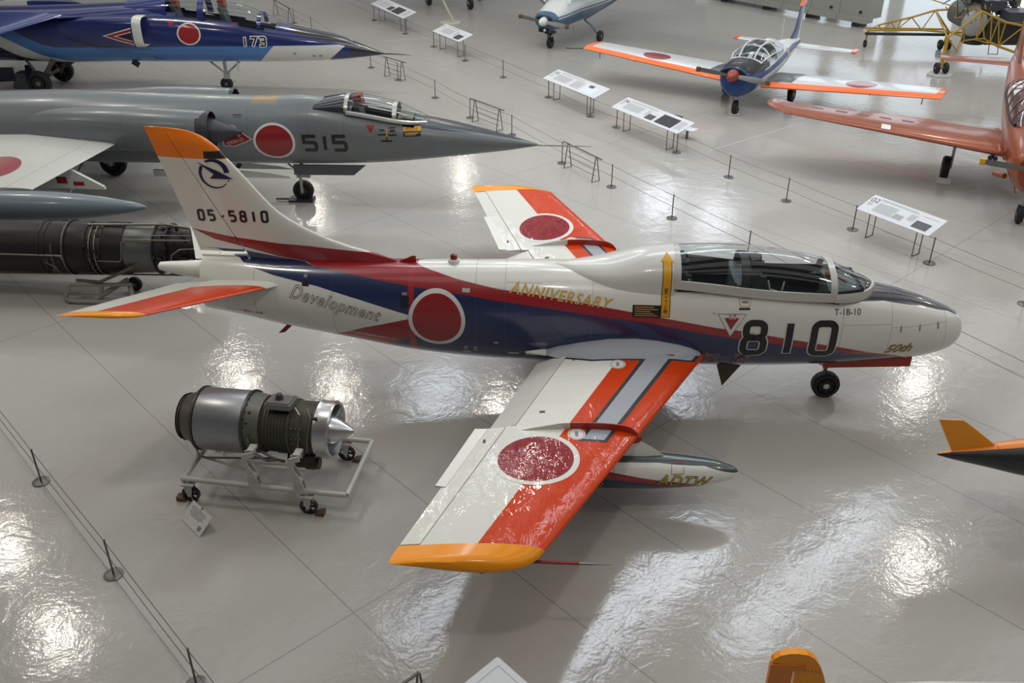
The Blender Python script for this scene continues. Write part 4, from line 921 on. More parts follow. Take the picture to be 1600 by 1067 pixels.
for mt, g, off in ((m_label, .025, .005), (m_black, 0, .009)):
    for i, ch in enumerate('173'): tm('nose_numeral', numerals(ch, -15.2+.258*i, 1.46, .23, .7, 1, .2, g), mt, off)
tm('intake_warning', poly((-19.1,1.83),(-18.2,2.08),(-18.2,1.58)), m_label); tm('intake_warning_red', poly((-19.02,1.83),(-18.2,2.05),(-18.2,1.61)), m_red, .009); tm('intake_warning_core', poly((-18.75,1.83),(-18.2,1.97),(-18.2,1.69)), m_label, .012); tm('intake_warning_core_navy', poly((-18.68,1.83),(-18.2,1.95),(-18.2,1.71)), _mc['door_navy'], .015)
for x in (-17.35, -15.55): tm('rescue_triangle', poly((x,2.16),(x+.22,2.14),(x+.12,1.97)), m_red)
tm('panel_mark', poly((-17.95,1.13),(-17.9,1.13),(-17.85,1.06),(-17.6,1.04),(-17.85,1.03)), _mc['door_navy'])
for (x0,z0) in ((-13.2,1.12),(-13.0,1.12),(-13.75,1.2)): tm('stencil_label', rect(x0,z0,x0+.09,z0+.05), m_grey)
bk = thing('wheel_block', 'grey tapered steel block beside the main wheel of the blue jet', 'block', (-22.30,16.42,0))
MB().box((0,0,.22), (.85,.5,.44), taper=.72).out('block_body', mat('block_grey', (.13,.15,.16), .5), bk, smooth=False); MB().box((0,0,.445), (.55,.3,.02)).out('block_top', mat('block_pad', (.05,.05,.05), .8), bk, smooth=False)
# ------------------------------------------------------------------ small turbojet on a white wheeled cart
CA = math.atan2(-.11, .994); m_cart = mat('cart_white', (.50,.49,.45), .4, var=.1)
CART = thing('engine_cart', 'white tubular cart on four castors carrying the small silver engine', 'cart', (-9.52,-2.43,0), CA)
RX0, RX1, RY = -1.11, 1.10, .575
fr = MB(); fr.tube([(RX0,-RY,.36),(RX1,-RY,.36)], .036, 12).out('front_rail', m_cart, CART); MB().tube([(RX0,RY,.36),(RX1,RY,.36)], .036, 12).out('rear_rail', m_cart, CART)
for x in (RX0+.03, RX1): MB().tube([(x,-RY,.36),(x,RY,.36)], .036, 12).out('end_rail', m_cart, CART)
MB().tube([(RX0+.06,-.2,.46),(-.15,-.42,.44)], .018).out('brace', m_cart, CART); MB().tube([(-.05,-.40,.55),(.52,-.40,.56)], .024).out('cross_tube', m_cart, CART)
m_wood = mat('wooden_wedge', (.13,.075,.04), .7)
for (x, y) in ((-1.02,-RY), (.58,-RY), (.72,RY), (-1.0,RY)):
    b = MB(); b.box((x,y,.30), (.17,.15,.02)); b.prism([(x-.06,.29),(x+.06,.29),(x+.02,.11),(x-.02,.11)], .02, 'y', y-.06); b.prism([(x-.06,.29),(x+.06,.29),(x+.02,.11),(x-.02,.11)], .02, 'y', y+.04); b.box((x,y,.335), (.03,.08,.06)); br = b.out('castor', m_cart, CART, smooth=False)
    t = MB(); t.lathe([(-.025,.088),(-.025,.118),(.025,.118),(.025,.088)], (x,y,.12), 'y', 24, caps=False); t.lathe([(-.025,.088),(.025,.088)], (x,y,.12), 'y', 24, caps=False)
    for k in range(5): a = 2*PI*k/5; t.box((x+.05*math.cos(a), y, .12+.05*math.sin(a)), (.10,.02,.022), Matrix.Rotation(-a, 3, 'Y'))
    t.cyl((x,y-.035,.12), (x,y+.035,.12), .022); t.out('castor_wheel', m_black, br)
    w = tag(MB().prism([(x+.07,0),(x+.20,0),(x+.20,.07),(x+.12,.05)] if x > 0 else [(x-.20,0),(x-.07,0),(x-.12,.05),(x-.20,.07)], .10, 'y', y-.05).out('wheel_chock', m_wood, smooth=False), '%s wooden wedge at the %s castor of the white engine cart' % (('brown','front left') if (x < 0 and y < 0) else ('brown','front right') if y < 0 else ('dark','rear right') if x > 0 else ('dark','rear left')), 'wedge', 'wooden wedges at the cart castors')
    w.location = (-9.52,-2.43,0); w.rotation_euler = (0,0,CA)
for x in (-.10, .50):
    b = MB(); P = [(x-.07,.34),(x+.06,.34),(x+.06,.46),(x+.03,.58),(x-.055,.74),(x-.03,.82),(x+.06,.86),(x+.05,.93),(x-.09,.88),(x-.12,.76),(x-.06,.58)]
    for yy in (-RY-.05, -RY+.03): b.prism(P, .018, 'y', yy)
    b.box((x-.075, -RY, .76), (.04,.07,.14)); b.cyl((x-.01,-RY-.06,.52), (x-.01,-RY+.06,.52), .05); b.box((x+.0, -RY+.07, .90), (.09,.14,.04)); b.out('support_bracket', m_cart, CART, smooth=False)
    b = MB()
    for yy in (RY-.05, RY+.03): b.prism(P, .018, 'y', yy)
    b.box((x, RY-.07, .93), (.12,.16,.05)); b.out('support_bracket', m_cart, CART, smooth=False)
EN = thing('turbojet_engine', 'small silver and olive turbojet engine resting on the white cart', 'engine', (-9.52,-2.43,.93), CA)
m_esil = mat('engine_silver', (.36,.37,.38), .33, .75, var=.2, scale=4); m_eol = mat('engine_olive', (.085,.085,.062), .5, .3, var=.3, scale=6); m_ebr = mat('engine_heat_steel', (.20,.175,.15), .45, .6, var=.35, scale=5); m_erim = mat('engine_flange', (.10,.10,.10), .4, .7)
lt = lambda pr, nm, mt, n=40: MB().lathe(pr, (0,0,0), 'x', n).out(nm, mt, EN)
lt([(-1.20,.29),(-1.15,.305),(-.96,.385),(-.95,.0)], 'jet_pipe', m_ebr); lt([(-1.215,.30),(-1.215,.27),(-1.17,.27),(-1.17,.315)], 'pipe_rim', m_black); lt([(-1.2,.26),(-1.28,.05),(-1.30,.04),(-1.30,.0)], 'tail_cone', m_black, 24)
lt([(-.97,.40),(-.97,.425),(-.94,.425),(-.94,.40)], 'flange', m_erim); lt([(-.95,.385),(-.93,.412),(-.30,.412),(-.28,.40)], 'combustor_casing', m_esil); lt([(-.30,.40),(-.30,.43),(-.265,.43),(-.265,.40)], 'flange', m_erim); lt([(-.27,.40),(-.08,.375),(-.07,.34)], 'diffuser_casing', mat('engine_grey_green', (.16,.165,.145), .45, .4, var=.25, scale=8))
pr = []
for i in range(9):
    x = -.09+.043*i; pr += [(x,.335),(x+.03,.335),(x+.032,.35),(x+.042,.35)]
lt(pr, 'compressor_casing', m_eol); lt([(-.10,.35),(-.10,.375),(-.075,.375),(-.075,.35)], 'flange', mat('engine_rust', (.16,.075,.03), .6, .3, var=.3, scale=8))
lt([(.29,.34),(.29,.365),(.32,.365),(.33,.345),(.60,.345),(.62,.36),(.64,.36)], 'front_frame', m_eol)
lt([(.63,.355),(.64,.378),(.68,.368),(.82,.378),(.84,.36),(.83,.335),(.66,.31),(.63,.30)], 'intake_ring', m_alu)
lt([(.50,.22),(.70,.21),(.84,.165),(.96,.10),(1.04,.045),(1.07,.02),(1.08,.003)], 'spinner', m_alu, 32); MB().add([Vector((.58,.31*math.cos(2*PI*k/32),.31*math.sin(2*PI*k/32))) for k in range(32)], [tuple(range(32))]).out('guide_vane_disc', m_black, EN)
for k in range(5):
    a = R(18+72*k); c_, s_ = math.cos(a), math.sin(a); MB().add([(.62,.16*c_,.16*s_),(.78,.14*c_,.14*s_),(.82,.34*c_,.34*s_),(.64,.34*c_,.34*s_)]+[(.63,.16*c_-.03*s_,.16*s_+.03*c_),(.77,.14*c_-.02*s_,.14*s_+.02*c_),(.80,.34*c_-.03*s_,.34*s_+.03*c_),(.65,.34*c_-.03*s_,.34*s_+.03*c_)], [(0,1,2,3),(7,6,5,4),(0,4,5,1),(1,5,6,2),(2,6,7,3),(3,7,4,0)]).out('intake_strut', m_alu, EN, smooth=False)
ot = MB(); ot.box((.17,-.06,.395), (.34,.30,.07), Matrix.Rotation(R(-8), 3, 'X')); ot.box((.17,-.06,.435), (.32,.27,.03), Matrix.Rotation(R(-8), 3, 'X'), .9); tk = ot.out('oil_tank', m_eol, EN, smooth=False); tk.data.materials[0] = mat('oil_tank_grey', (.20,.20,.19), .4, .5)
MB().lathe([(.43,.05),(.47,.055),(.47,.042),(.51,.042),(.52,.035)], (.15,-.05,0), 'z', 18).out('filler_cap', m_erim, tk)
for k, (p, r_) in enumerate((([(-.25,-.30,-.22),(-.05,-.36,-.18),(.1,-.38,-.25),(.2,-.30,-.36)], .016), ([(-.2,-.40,.05),(-.16,-.42,-.15),(-.02,-.36,-.30),(.2,-.25,-.38)], .014), ([(-.2,-.42,.0),(-.13,-.44,-.2),(.0,-.34,-.34),(.15,-.22,-.40)], .012), ([(.36,-.1,.36),(.45,-.2,.33),(.46,-.33,.12),(.44,-.36,-.1),(.5,-.33,-.2)], .012), ([(.52,-.1,.37),(.6,-.22,.31),(.58,-.36,.1),(.56,-.37,-.12)], .010), ([(-.95,-.36,-.22),(-.94,-.33,-.38),(-.9,-.30,-.42),(-.3,-.22,-.42),(.0,-.2,-.40)], .014))):
    MB().tube(p, r_).out('fuel_pipe', m_steel if k % 2 else mat('pipe_grey', (.16,.165,.17), .4, .5), EN)
gb = MB(); gb.box((.42,-.02,-.42), (.26,.30,.26)); gb.cyl((.5,-.15,-.45), (.62,-.15,-.45), .08); gb.cyl((.2,-.1,-.42), (.35,-.1,-.42), .10); gb.cyl((.0,.05,-.40), (.3,.05,-.40), .08); gb.box((.52,-.2,-.34), (.12,.1,.1)); gb.out('gearbox', m_eol, EN, smooth=False)
bo = MB()
for k in range(26): a = 2*PI*k/26; [bo.cyl((x,rr*math.cos(a),rr*math.sin(a)), (x+.018,rr*math.cos(a),rr*math.sin(a)), .010, n=6) for x, rr in ((-.265,.415),(-.94,.41),(.32,.353),(-.075,.362))]
bo.out('flange_bolts', m_erim, EN)['kind'] = 'stuff'
for (x, a) in ((.36,150),(.36,172),(.42,150),(.42,172),(.48,150),(.48,172),(.36,195),(.42,195),(-.22,145),(-.18,165),(-.2,190),(-.2,125)):
    c_, s_ = math.cos(R(a)), math.sin(R(a)); MB().sphere((x, .35*c_ if x > 0 else .395*c_, .35*s_ if x > 0 else .395*s_), .022, 8, 6).out('boss', m_eol, EN)
MB().box((.66,-.22,.30), (.07,.03,.05)).out('sensor_box', m_black, EN, smooth=False); MB().box((.60,-.33,-.2), (.10,.05,.03)).out('sensor_box', m_black, EN, smooth=False)
# leaning caption card
CP = thing('caption_card', 'small white caption card leaning on the floor in front of the cart castor', 'sign', (-10.445,-3.415,0), R(-43))
rx = Matrix.Rotation(R(42), 3, 'X')
def card(c, d): q = MB(); q.box(c, d); q.v = [rx @ p for p in q.v]; return q
card((0,.14,.007), (.47,.28,.012)).out('card', mat('card_white', (.60,.60,.56), .5), CP, smooth=False)
for w_, y_ in ((.30,.235),(.34,.21),(.28,.185),(.32,.16),(.22,.135)): card((-.02,y_,.0145), (w_,.009,.002)).out('print_line', m_grey, CP, smooth=False)
card((.15,.07,.0145), (.07,.06,.002)).out('caption_picture', m_grey, CP, smooth=False)
MB().prism([(.09,.0),(.26,.0),(.20,.22)], .02, 'x', -.01).out('card_prop', m_steel, CP, smooth=False)

# ------------------------------------------------------------------ long dark engine at the left
J7 = thing('afterburner_engine', 'long dark jet engine lying behind the trainer tail at the left', 'engine', (-14,2.95,0))
m_jd = mat('engine_charcoal', (.022,.020,.018), .45, .4, var=.3, scale=3); m_jm = mat('engine_brownish', (.05,.046,.04), .45, .6, var=.3, scale=8); m_jg = mat('engine_casing_grey', (.14,.145,.14), .4, .5, var=.15)
jl = lambda pr, nm, mt, n=44: MB().lathe([(x+14, r_) for x, r_ in pr], (0,0,.87), 'x', n).out(nm, mt, J7)
jl([(-19.5,.42),(-19,.46),(-14.62,.47),(-14.60,.46)], 'afterburner_duct', m_jd); jl([(-14.62,.47),(-14.62,.50),(-14.57,.50),(-14.57,.47)], 'flange', m_jm); jl([(-14.57,.475),(-14.25,.475),(-14.22,.46)], 'turbine_casing', m_jd)
for x in (-14.95, -15.05): jl([(x-.012,.47),(x-.012,.485),(x+.012,.485),(x+.012,.47)], 'duct_band', m_jm)
jl([(-14.24,.43),(-14.2,.455),(-13.95,.455),(-13.92,.43)], 'combustor_casing', m_jm); jl([(-13.93,.46),(-13.90,.475),(-13.56,.465),(-13.54,.44)], 'rear_compressor_casing', m_jd); jl([(-13.55,.44),(-13.53,.45),(-13.02,.43),(-13.0,.42)], 'compressor_casing', m_jg)
jl([(-13.02,.42),(-13.02,.46),(-12.99,.46),(-12.98,.43),(-12.82,.43),(-12.80,.46),(-12.77,.46),(-12.77,.40)], 'front_frame', m_jm); jl([(-12.78,.38),(-12.3,.36),(-12.1,.33),(-12.1,.0)], 'accessory_core', m_jd)
random.seed(11); 
for k in range(70):
    band = (-14.2,-13.95) if k < 36 else (-12.98,-12.2); x = random.uniform(*band)+14; a = R(random.uniform(95,265)); rr = .455 if k < 36 else .42
    b = MB(); s_ = random.uniform(.03,.075); b.box((0,0,0), (random.uniform(.03,.09),s_,s_)); b.v = [Matrix.Rotation(a, 3, 'X') @ (p+Vector((x, rr+.01, 0))) + Vector((0,0,.87)) for p in b.v]; b.out('accessory', m_jm if k % 3 else m_jd, J7, smooth=False)
def arcpipe(x, a0, a1, r_=.485, rad=.010, dx=0): return [(x+14+dx*i/10, r_*math.cos(R(a0+(a1-a0)*i/10)), .87+r_*math.sin(R(a0+(a1-a0)*i/10))) for i in range(11)]
m_pp = mat('pipe_pale', (.24,.225,.20), .4, .6)
for p, rad in ((arcpipe(-14.12,100,250),.012), (arcpipe(-14.02,100,250),.012), (arcpipe(-14.8,150,235,.48),.008), (arcpipe(-14.60,95,265,.50),.008),
               ([(-2.0,-.47,.93),(-.95,-.48,.92),(-.7,-.48,.92)],.014), ([(-.72,-.48,.92),(-.62,-.50,.92),(-.60,-.50,.86)],.02), ([(0.0,-.47,.83),(.40,-.475,.82),(.44,-.46,.86),(.47,-.40,1.16),(.52,-.38,1.2),(1.7,-.36,1.2)],.013), ([(.5,-.30,1.25),(1.8,-.28,1.26)],.010), ([(-.2,-.1,1.36),(1.2,-.05,1.36),(1.6,-.1,1.32)],.022), ([(-.95,-.47,.85),(-.95,-.48,.78),(-.83,-.47,.72),(-.80,-.46,.64),(-.88,-.43,.62),(-.86,-.40,.55)],.008), ([(-.92,-.47,.86),(-.90,-.48,.76),(-.78,-.46,.70),(-.76,-.45,.60),(-.84,-.42,.60)],.008), ([(-2.5,-.2,.42),(1.6,-.15,.42)],.018), ([(1.3,-.42,.75),(1.35,-.44,.95),(1.5,-.42,1.05),(1.75,-.38,1.05)],.014), ([(1.25,-.40,.65),(1.4,-.44,.8),(1.7,-.40,.85)],.018)):
    MB().tube(p, rad).out('engine_pipe', m_pp, J7)
st = MB(); m_stand = mat('stand_grey', (.26,.25,.23), .45)
st.tube([(-.62,-.50,.30),(-.72,-.52,.12),(-.66,-.54,.05),(-.5,-.55,.045),(.4,-.55,.045),(.52,-.5,.10),(.4,-.3,.30)], .045, 10); st.out('stand_frame', m_stand, J7)
MB().tube([(-.5,-.40,.40),(-.05,-.45,.40),(.62,-.50,.72)], .03).out('stand_strut', mat('strut_brown', (.10,.085,.06), .5), J7); MB().tube([(-.62,-.45,.33),(.45,-.40,.33)], .035).out('stand_beam', m_stand, J7)
MB().cyl((-.1,-.45,.05), (-.05,-.42,.36), .04).out('stand_post', m_stand, J7); MB().tube([(-.2,-.5,.06),(.35,-.2,.34)], .045).out('stand_brace', m_stand, J7); wheel_parts(J7, (.35,.0,.14), .14, .08, hub=m_steel)
st = MB(); st.box((-3.2,0,.22), (.5,.8,.44)); st.out('rear_trestle', m_stand, J7, smooth=False)

# ------------------------------------------------------------------ barriers
m_post = mat('stanchion_steel', (.17,.165,.155), .35, .7)
def make_post():
    b = MB(); b.lathe([(0,.115),(.012,.115),(.018,.10),(.018,.0)], (0,0,0), 'z', 24); base = b
    root = thing('barrier_post', '', 'post', (0,0,0), 0, 'low steel barrier posts')
    base.out('base_plate', m_post, root); MB().cyl((0,0,.015), (0,0,.53), .0125, n=10).out('rod', m_post, root); MB().lathe([(.528,.013),(.54,.017),(.55,.012),(.552,.001)], (0,0,0), 'z', 10).out('cap', m_post, root)
    return root
_p0 = make_post(); _used = [False]
def copy_tree(root):
    r_ = root.copy(); COL.objects.link(r_)
    for ch in root.children:
        c_ = ch.copy(); COL.objects.link(c_); c_.parent = r_
        for g in ch.children: d_ = g.copy(); COL.objects.link(d_); d_.parent = c_
    return r_
def post(x, y, label):
    o = _p0 if not _used[0] else copy_tree(_p0); _used[0] = True; o.location = (x, y, 0); o['label'] = label; return o
m_wire = mat('barrier_wire', (.12,.115,.11), .5, .5)
def wires(pts, label):
    for z, nm in ((.52,'upper'),(.27,'lower')):
        tag(MB().tube([(x,y,z-(.012 if i % 2 else 0)) for i, (x,y) in enumerate(sum(([p, ((p[0]+q[0])/2,(p[1]+q[1])/2)] for p, q in zip(pts, pts[1:])), [])+[pts[-1]])], .0045, 6).out('barrier_wire', m_wire), nm+' '+label, 'wire', 'barrier wires')
ROWA = [(2.56,3.13),(1.42,4.78),(.35,6.35),(-.72,7.9),(-1.79,9.35),(-2.84,11.09),(-4.27,13.08),(-4.96,14.04),(-6.16,15.9),(-7.64,18.08),(-9.04,20.15),(-10.34,22.11),(-11.64,24.09),(-13.22,26.39)]
LA = ['at the right picture edge beyond the trainer nose','at the right end of the white panel nearest the trainer nose','at the left end of the white panel nearest the trainer nose','second left of the panel nearest the trainer nose','alone between the orange aircraft tip and the two-picture panel','at the right end of the panel with the big black square','at the left end of the panel with the big black square','at the right end of the panel with the blue-white sheet','at the left end of the panel with the blue-white sheet','right of the small panel with one dark picture, standing alone','under the right end of the small one-picture panel','under the left end of the small one-picture panel','at the right of the farthest information panel','at the left of the farthest information panel']
for p, l in zip(ROWA, LA): post(*p, 'thin steel barrier post '+l)
wires([(3.7,1.48)]+ROWA+[(-14.7,28.6)], 'steel wire of the far barrier along the information panels')
ROWB = [(-.80,3.10),(-2.08,4.95),(-3.39,6.8),(-4.61,8.6),(-5.76,10.16),(-7.1,12.3),(-8.34,13.77),(-9.55,15.69),(-10.96,17.63),(-12.08,19.09),(-13.7,21.5),(-15.26,24.3),(-16.3,25.79)]
LB = ['behind the trainer canopy front','just behind the trainer canopy middle','between the trainer canopy and the handrail by the grey probe','at the right end of the handrail by the grey probe','at the left end of the handrail by the grey probe','at the right end of the handrail above the grey nose','at the left end of the handrail above the grey nose','alone between the two handrails right of the black needle nose','at the right end of the handrail under the black needle nose','at the left end of the handrail under the black needle nose','hidden behind the blue jet nose','just above the dark nose top of the blue jet','at the handrail above the blue jet windscreen']
for p, l in zip(ROWB, LB):
  if not l.startswith('hidden'): post(*p, 'thin steel barrier post '+l)
wires([(1.9,-.7),(.55,1.25)]+ROWB+[(-17.6,27.8)], 'steel wire of the barrier running behind the trainer and fighter noses')
ROWC = [(-14.43,-.93),(-12.76,-2.6),(-11.08,-4.26),(-9.57,-5.79)]
for p, l in zip(ROWC, ['hidden','nearest the left picture edge below the orange tailplane tip','in the lower left between two floor lights','at the bottom edge in the lower left']):
  if l != 'hidden': post(*p, 'thin steel barrier post '+l)
wires([(-16,.62)]+ROWC+[(-8,-7.35)], 'steel wire of the near barrier in the lower left corner')
def handrail(a, b, label, h=.60, over=.2):
    a, b = Vector((*a,0)), Vector((*b,0)); d = (b-a).normalized(); n = Vector((-d.y,d.x,0)); L_ = (b-a).length
    t = thing('handrail', label, 'handrail', tuple(a), math.atan2(d.y, d.x), 'low tubular handrails'); Z_ = Vector((0,0,1))
    MB().tube([(-over,0,h),(L_+over,0,h)], .016, 8).out('top_rail', m_post, t)
    for z in (.42,.27,.13): MB().cyl((0,0,z), (L_,0,z), .007, n=6).out('middle_rail', m_post, t)
    for x in (0, L_):
        for yy in (-.11,.11): MB().cyl((x,yy,0), (x,yy*.15,h), .012, n=8).out('leg', m_post, t)
        MB().cyl((x,-.11,.012), (x,.11,.012), .010, n=6).out('foot_bar', m_steel, t)
handrail((-4.97,8.94), (-5.62,9.87), 'low steel tube handrail crossed by the tip of the grey nose probe')
handrail((-7.45,12.65), (-8.17,13.45), 'low steel tube handrail standing above the grey fighter nose')
handrail((-10.80,17.55), (-11.38,18.1), 'low steel tube handrail standing under the black needle nose')
handrail((-16.4,25.6), (-17.4,27.2), 'low steel tube handrail above the windscreen of the blue jet')
handrail((-7.18,-6.05), (-7.85,-6.75), 'steel tube handrail end at the bottom edge below the orange wingtip', .62, .0)

# ------------------------------------------------------------------ information panels
m_board = mat('board_white', (.66,.68,.71), .35, var=.02); m_ink = mat('board_ink', (.10,.10,.11), .5); m_inkl = mat('board_grey_ink', (.36,.37,.38), .5); m_pic = mat('board_picture', (.045,.045,.055), .4)
PRM = Matrix.Rotation(math.atan2(.18,.57), 3, 'X')
def info_panel(near_a, near_b, zf, zn, items, label, depth=.56, legs=True):
    """near_a, near_b: ends of the lower long edge, seen from the visitors' side"""
    a, b = Vector((*near_a,0)), Vector((*near_b,0)); d = (b-a).normalized(); L_ = (b-a).length
    t = thing('information_panel', label, 'sign', tuple(a), math.atan2(d.y, d.x), 'information panels along the barriers')
    tl = math.atan2(zf-zn, depth); rx_ = Matrix.Rotation(tl, 3, 'X'); W_ = math.hypot(depth, zf-zn)
    def pt(u, v, w=0): return rx_ @ Vector((u, v, w))+Vector((0,0,zn))
    bd = MB(); R_ = rrect(0, 0, L_, W_, .025, 3); n = len(R_); bd.add([pt(u,v,-.012) for u,v in R_]+[pt(u,v,0) for u,v in R_], [tuple(range(n)), tuple(range(n,2*n))]+[(i,(i+1)%n,n+(i+1)%n,n+i) for i in range(n)])
    brd = bd.out('board', m_board, t, smooth=False)
    for it in items:
        k, u0, v0, u1, v1 = it[:5]; u0 *= L_; u1 *= L_; v0 *= W_; v1 *= W_
        if k == 'text':
            VF = text2d(it[5], (v1-v0)*1.3); VF = place(VF, u0, v0); link('board_lettering', [pt(u,v,.003) for u,v in VF[0]], VF[1], m_ink, brd, False)
        elif k == 'lines':
            n_ = it[5]
            for i in range(n_):
                vv = v1-(v1-v0)*(i+.5)/n_; e = u1-(u1-u0)*random.uniform(0,.12); hh = (v1-v0)/n_*.22; link('print_line', [pt(u0,vv-hh,.002), pt(e,vv-hh,.002), pt(e,vv+hh,.002), pt(u0,vv+hh,.002)], [(0,1,2,3)], m_inkl, brd, False)
        else:
            link('board_picture', [pt(u0,v0,.003), pt(u1,v0,.003), pt(u1,v1,.003), pt(u0,v1,.003)], [(0,1,2,3)], it[5], brd, False)
    if legs:
        for u in (L_*.14, L_*.80):
            for dv in (.16, .40): p = pt(u, dv, -.01); MB().cyl((p.x, p.y, 0), (p.x, p.y, p.z), .011, n=8).out('leg', m_post, t)
            p, q = pt(u,.16), pt(u,.40); MB().cyl((u, p.y, .012), (u, q.y, .012), .010, n=6).out('foot_bar', m_steel, t)
    return t
m_pale = mat('board_pale_sheet', (.70,.76,.84), .4, var=.0); m_greyp = mat('board_grey_picture', (.10,.10,.10), .5, var=.4, scale=14); m_greyl = mat('board_light_picture', (.40,.40,.40), .5, var=.2, scale=20); m_blackp = mat('board_black_sheet', (.025,.025,.035), .4)
info_panel((.24,6.04), (1.25,4.71), .78, .60, [('text',.02,.62,.12,.88,'02'), ('lines',.03,.40,.10,.58,3), ('lines',.14,.80,.68,.92,2), ('lines',.16,.18,.45,.70,11), ('pic',.44,.20,.56,.46,m_greyl), ('lines',.60,.35,.70,.72,6), ('lines',.74,.78,.96,.84,1), ('pic',.72,.14,.92,.52,m_greyp)], 'white information panel numbered 02 nearest the trainer nose')
info_panel((-4.45,12.96), (-2.91,10.74), .78, .60, [('text',.02,.60,.08,.88,'04'), ('lines',.02,.40,.07,.58,3), ('lines',.11,.78,.55,.92,2), ('lines',.11,.22,.38,.72,10), ('lines',.42,.30,.48,.72,5), ('pic',.47,.14,.58,.50,m_greyp), ('lines',.52,.60,.58,.66,1), ('pic',.62,.14,.86,.82,m_blackp), ('lines',.88,.2,.97,.82,8)], 'long white information panel with a big black square on its right half')
info_panel((-6.34,15.8), (-4.89,13.73), .78, .60, [('text',.03,.60,.10,.88,'05'), ('lines',.02,.30,.08,.55,3), ('lines',.13,.80,.62,.92,2), ('lines',.13,.22,.42,.72,10), ('lines',.46,.18,.64,.75,9), ('pic',.67,.12,.90,.66,m_pale), ('pic',.72,.56,.80,.78,m_ink)], 'long white information panel with a pale blue sheet stuck on its right end')
info_panel((-10.35,21.86), (-9.25,20.26), .78, .60, [('lines',.03,.60,.12,.85,3), ('lines',.18,.80,.60,.92,2), ('lines',.18,.22,.55,.72,9), ('lines',.60,.3,.68,.8,5), ('pic',.70,.12,.90,.58,m_pic), ('lines',.80,.70,.90,.76,1)], 'small white information panel with one dark picture beyond the barrier post row')
info_panel((-13.36,26.58), (-11.67,23.89), .78, .60, [('lines',.04,.2,.10,.8,4), ('lines',.14,.2,.40,.85,9), ('pic',.42,.16,.54,.60,m_pic), ('pic',.57,.12,.80,.80,m_blackp), ('lines',.85,.2,.95,.8,6)], 'farthest white information panel with two dark pictures at the top edge')
info_panel((-6.86,-6.42), (-5.69,-7.59), .80, .74, [('pic',.05,.10,.95,.107,m_inkl), ('pic',.05,.893,.95,.90,m_inkl), ('pic',.05,.10,.053,.90,m_inkl), ('pic',.947,.10,.95,.90,m_inkl)], 'blank white panel corner at the bottom edge below the orange wingtip', .63)
sb = thing('plaque_stand', 'small brown plaque leaning behind the panel with the big black square', 'sign', (-2.72,12.35,0), R(-40))
MB().box((0,0,.42), (.26,.02,.30), Matrix.Rotation(R(-20), 3, 'X')).out('plaque', mat('plaque_brown', (.10,.07,.035), .5), sb, smooth=False); MB().box((.30,.05,.27), (.5,.30,.02)).out('shelf', m_board, sb, smooth=False); MB().box((.30,.05,.13), (.05,.05,.26)).out('post', m_post, sb, smooth=False)
# ------------------------------------------------------------------ propeller aircraft at the back
def blade(mb, hub, ang, length, w=.16, pitch=25):
    a = R(ang); d = Vector((0, math.cos(a), math.sin(a))); n = Vector((1,0,0)); t_ = d.cross(n)
    rings = []
    for k, cw in ((.06,.45),(.2,.75),(.5,1),(.8,.95),(.95,.7),(1,.3)):
        c_ = hub+d*length*k; p = R(pitch*(1.6-k)); ax = (t_*math.cos(p)+n*math.sin(p)); th = ax.cross(d)
        rings.append([c_+ax*w/2*cw, c_+th*.012, c_-ax*w/2*cw, c_-th*.012])
    return mb.rings(rings)
def prop(parent, hub, r_, ang, tipmat, spin, spin_mat, bl_mat):
    hub = Vector(hub)
    for a in (ang, ang+180):
        b = MB(); blade(b, hub, a, r_); bo_ = b.out('propeller_blade', bl_mat, parent, ang=60)
        d = Vector((0, math.cos(R(a)), math.sin(R(a)))); MB().box(hub+d*r_*.955, (.075,.13,.13) if abs(d.y) < .5 else (.10,.10,.125), Matrix.Rotation(R(a), 3, 'X')).out('blade_tip', tipmat, bo_, smooth=False)
    MB().lathe([(-.12,spin*1.0),(.0,spin),(.10,spin*.88),(.20,spin*.55),(.25,spin*.2),(.26,.003)], hub, 'x', 20).out('spinner', spin_mat, parent)
def main_gear(parent, x, y, r_, top, w=.14, hub=None):
    wheel_parts(parent, (x,y,r_), r_, w, hub=hub or m_steel); l = MB(); s = 1 if y > 0 else -1; l.cyl((x, y-s*.10, r_), (x, y-s*.10, top), .035); l.cyl((x, y-s*.12, r_), (x, y+s*.02, r_), .025); l.cyl((x+.02, y-s*.10, r_+.1), (x+.25, y-s*.1, top), .02); l.out('main_leg', m_leg, parent)
m_bladegrey = mat('blade_grey', (.16,.16,.155), .4, .3)

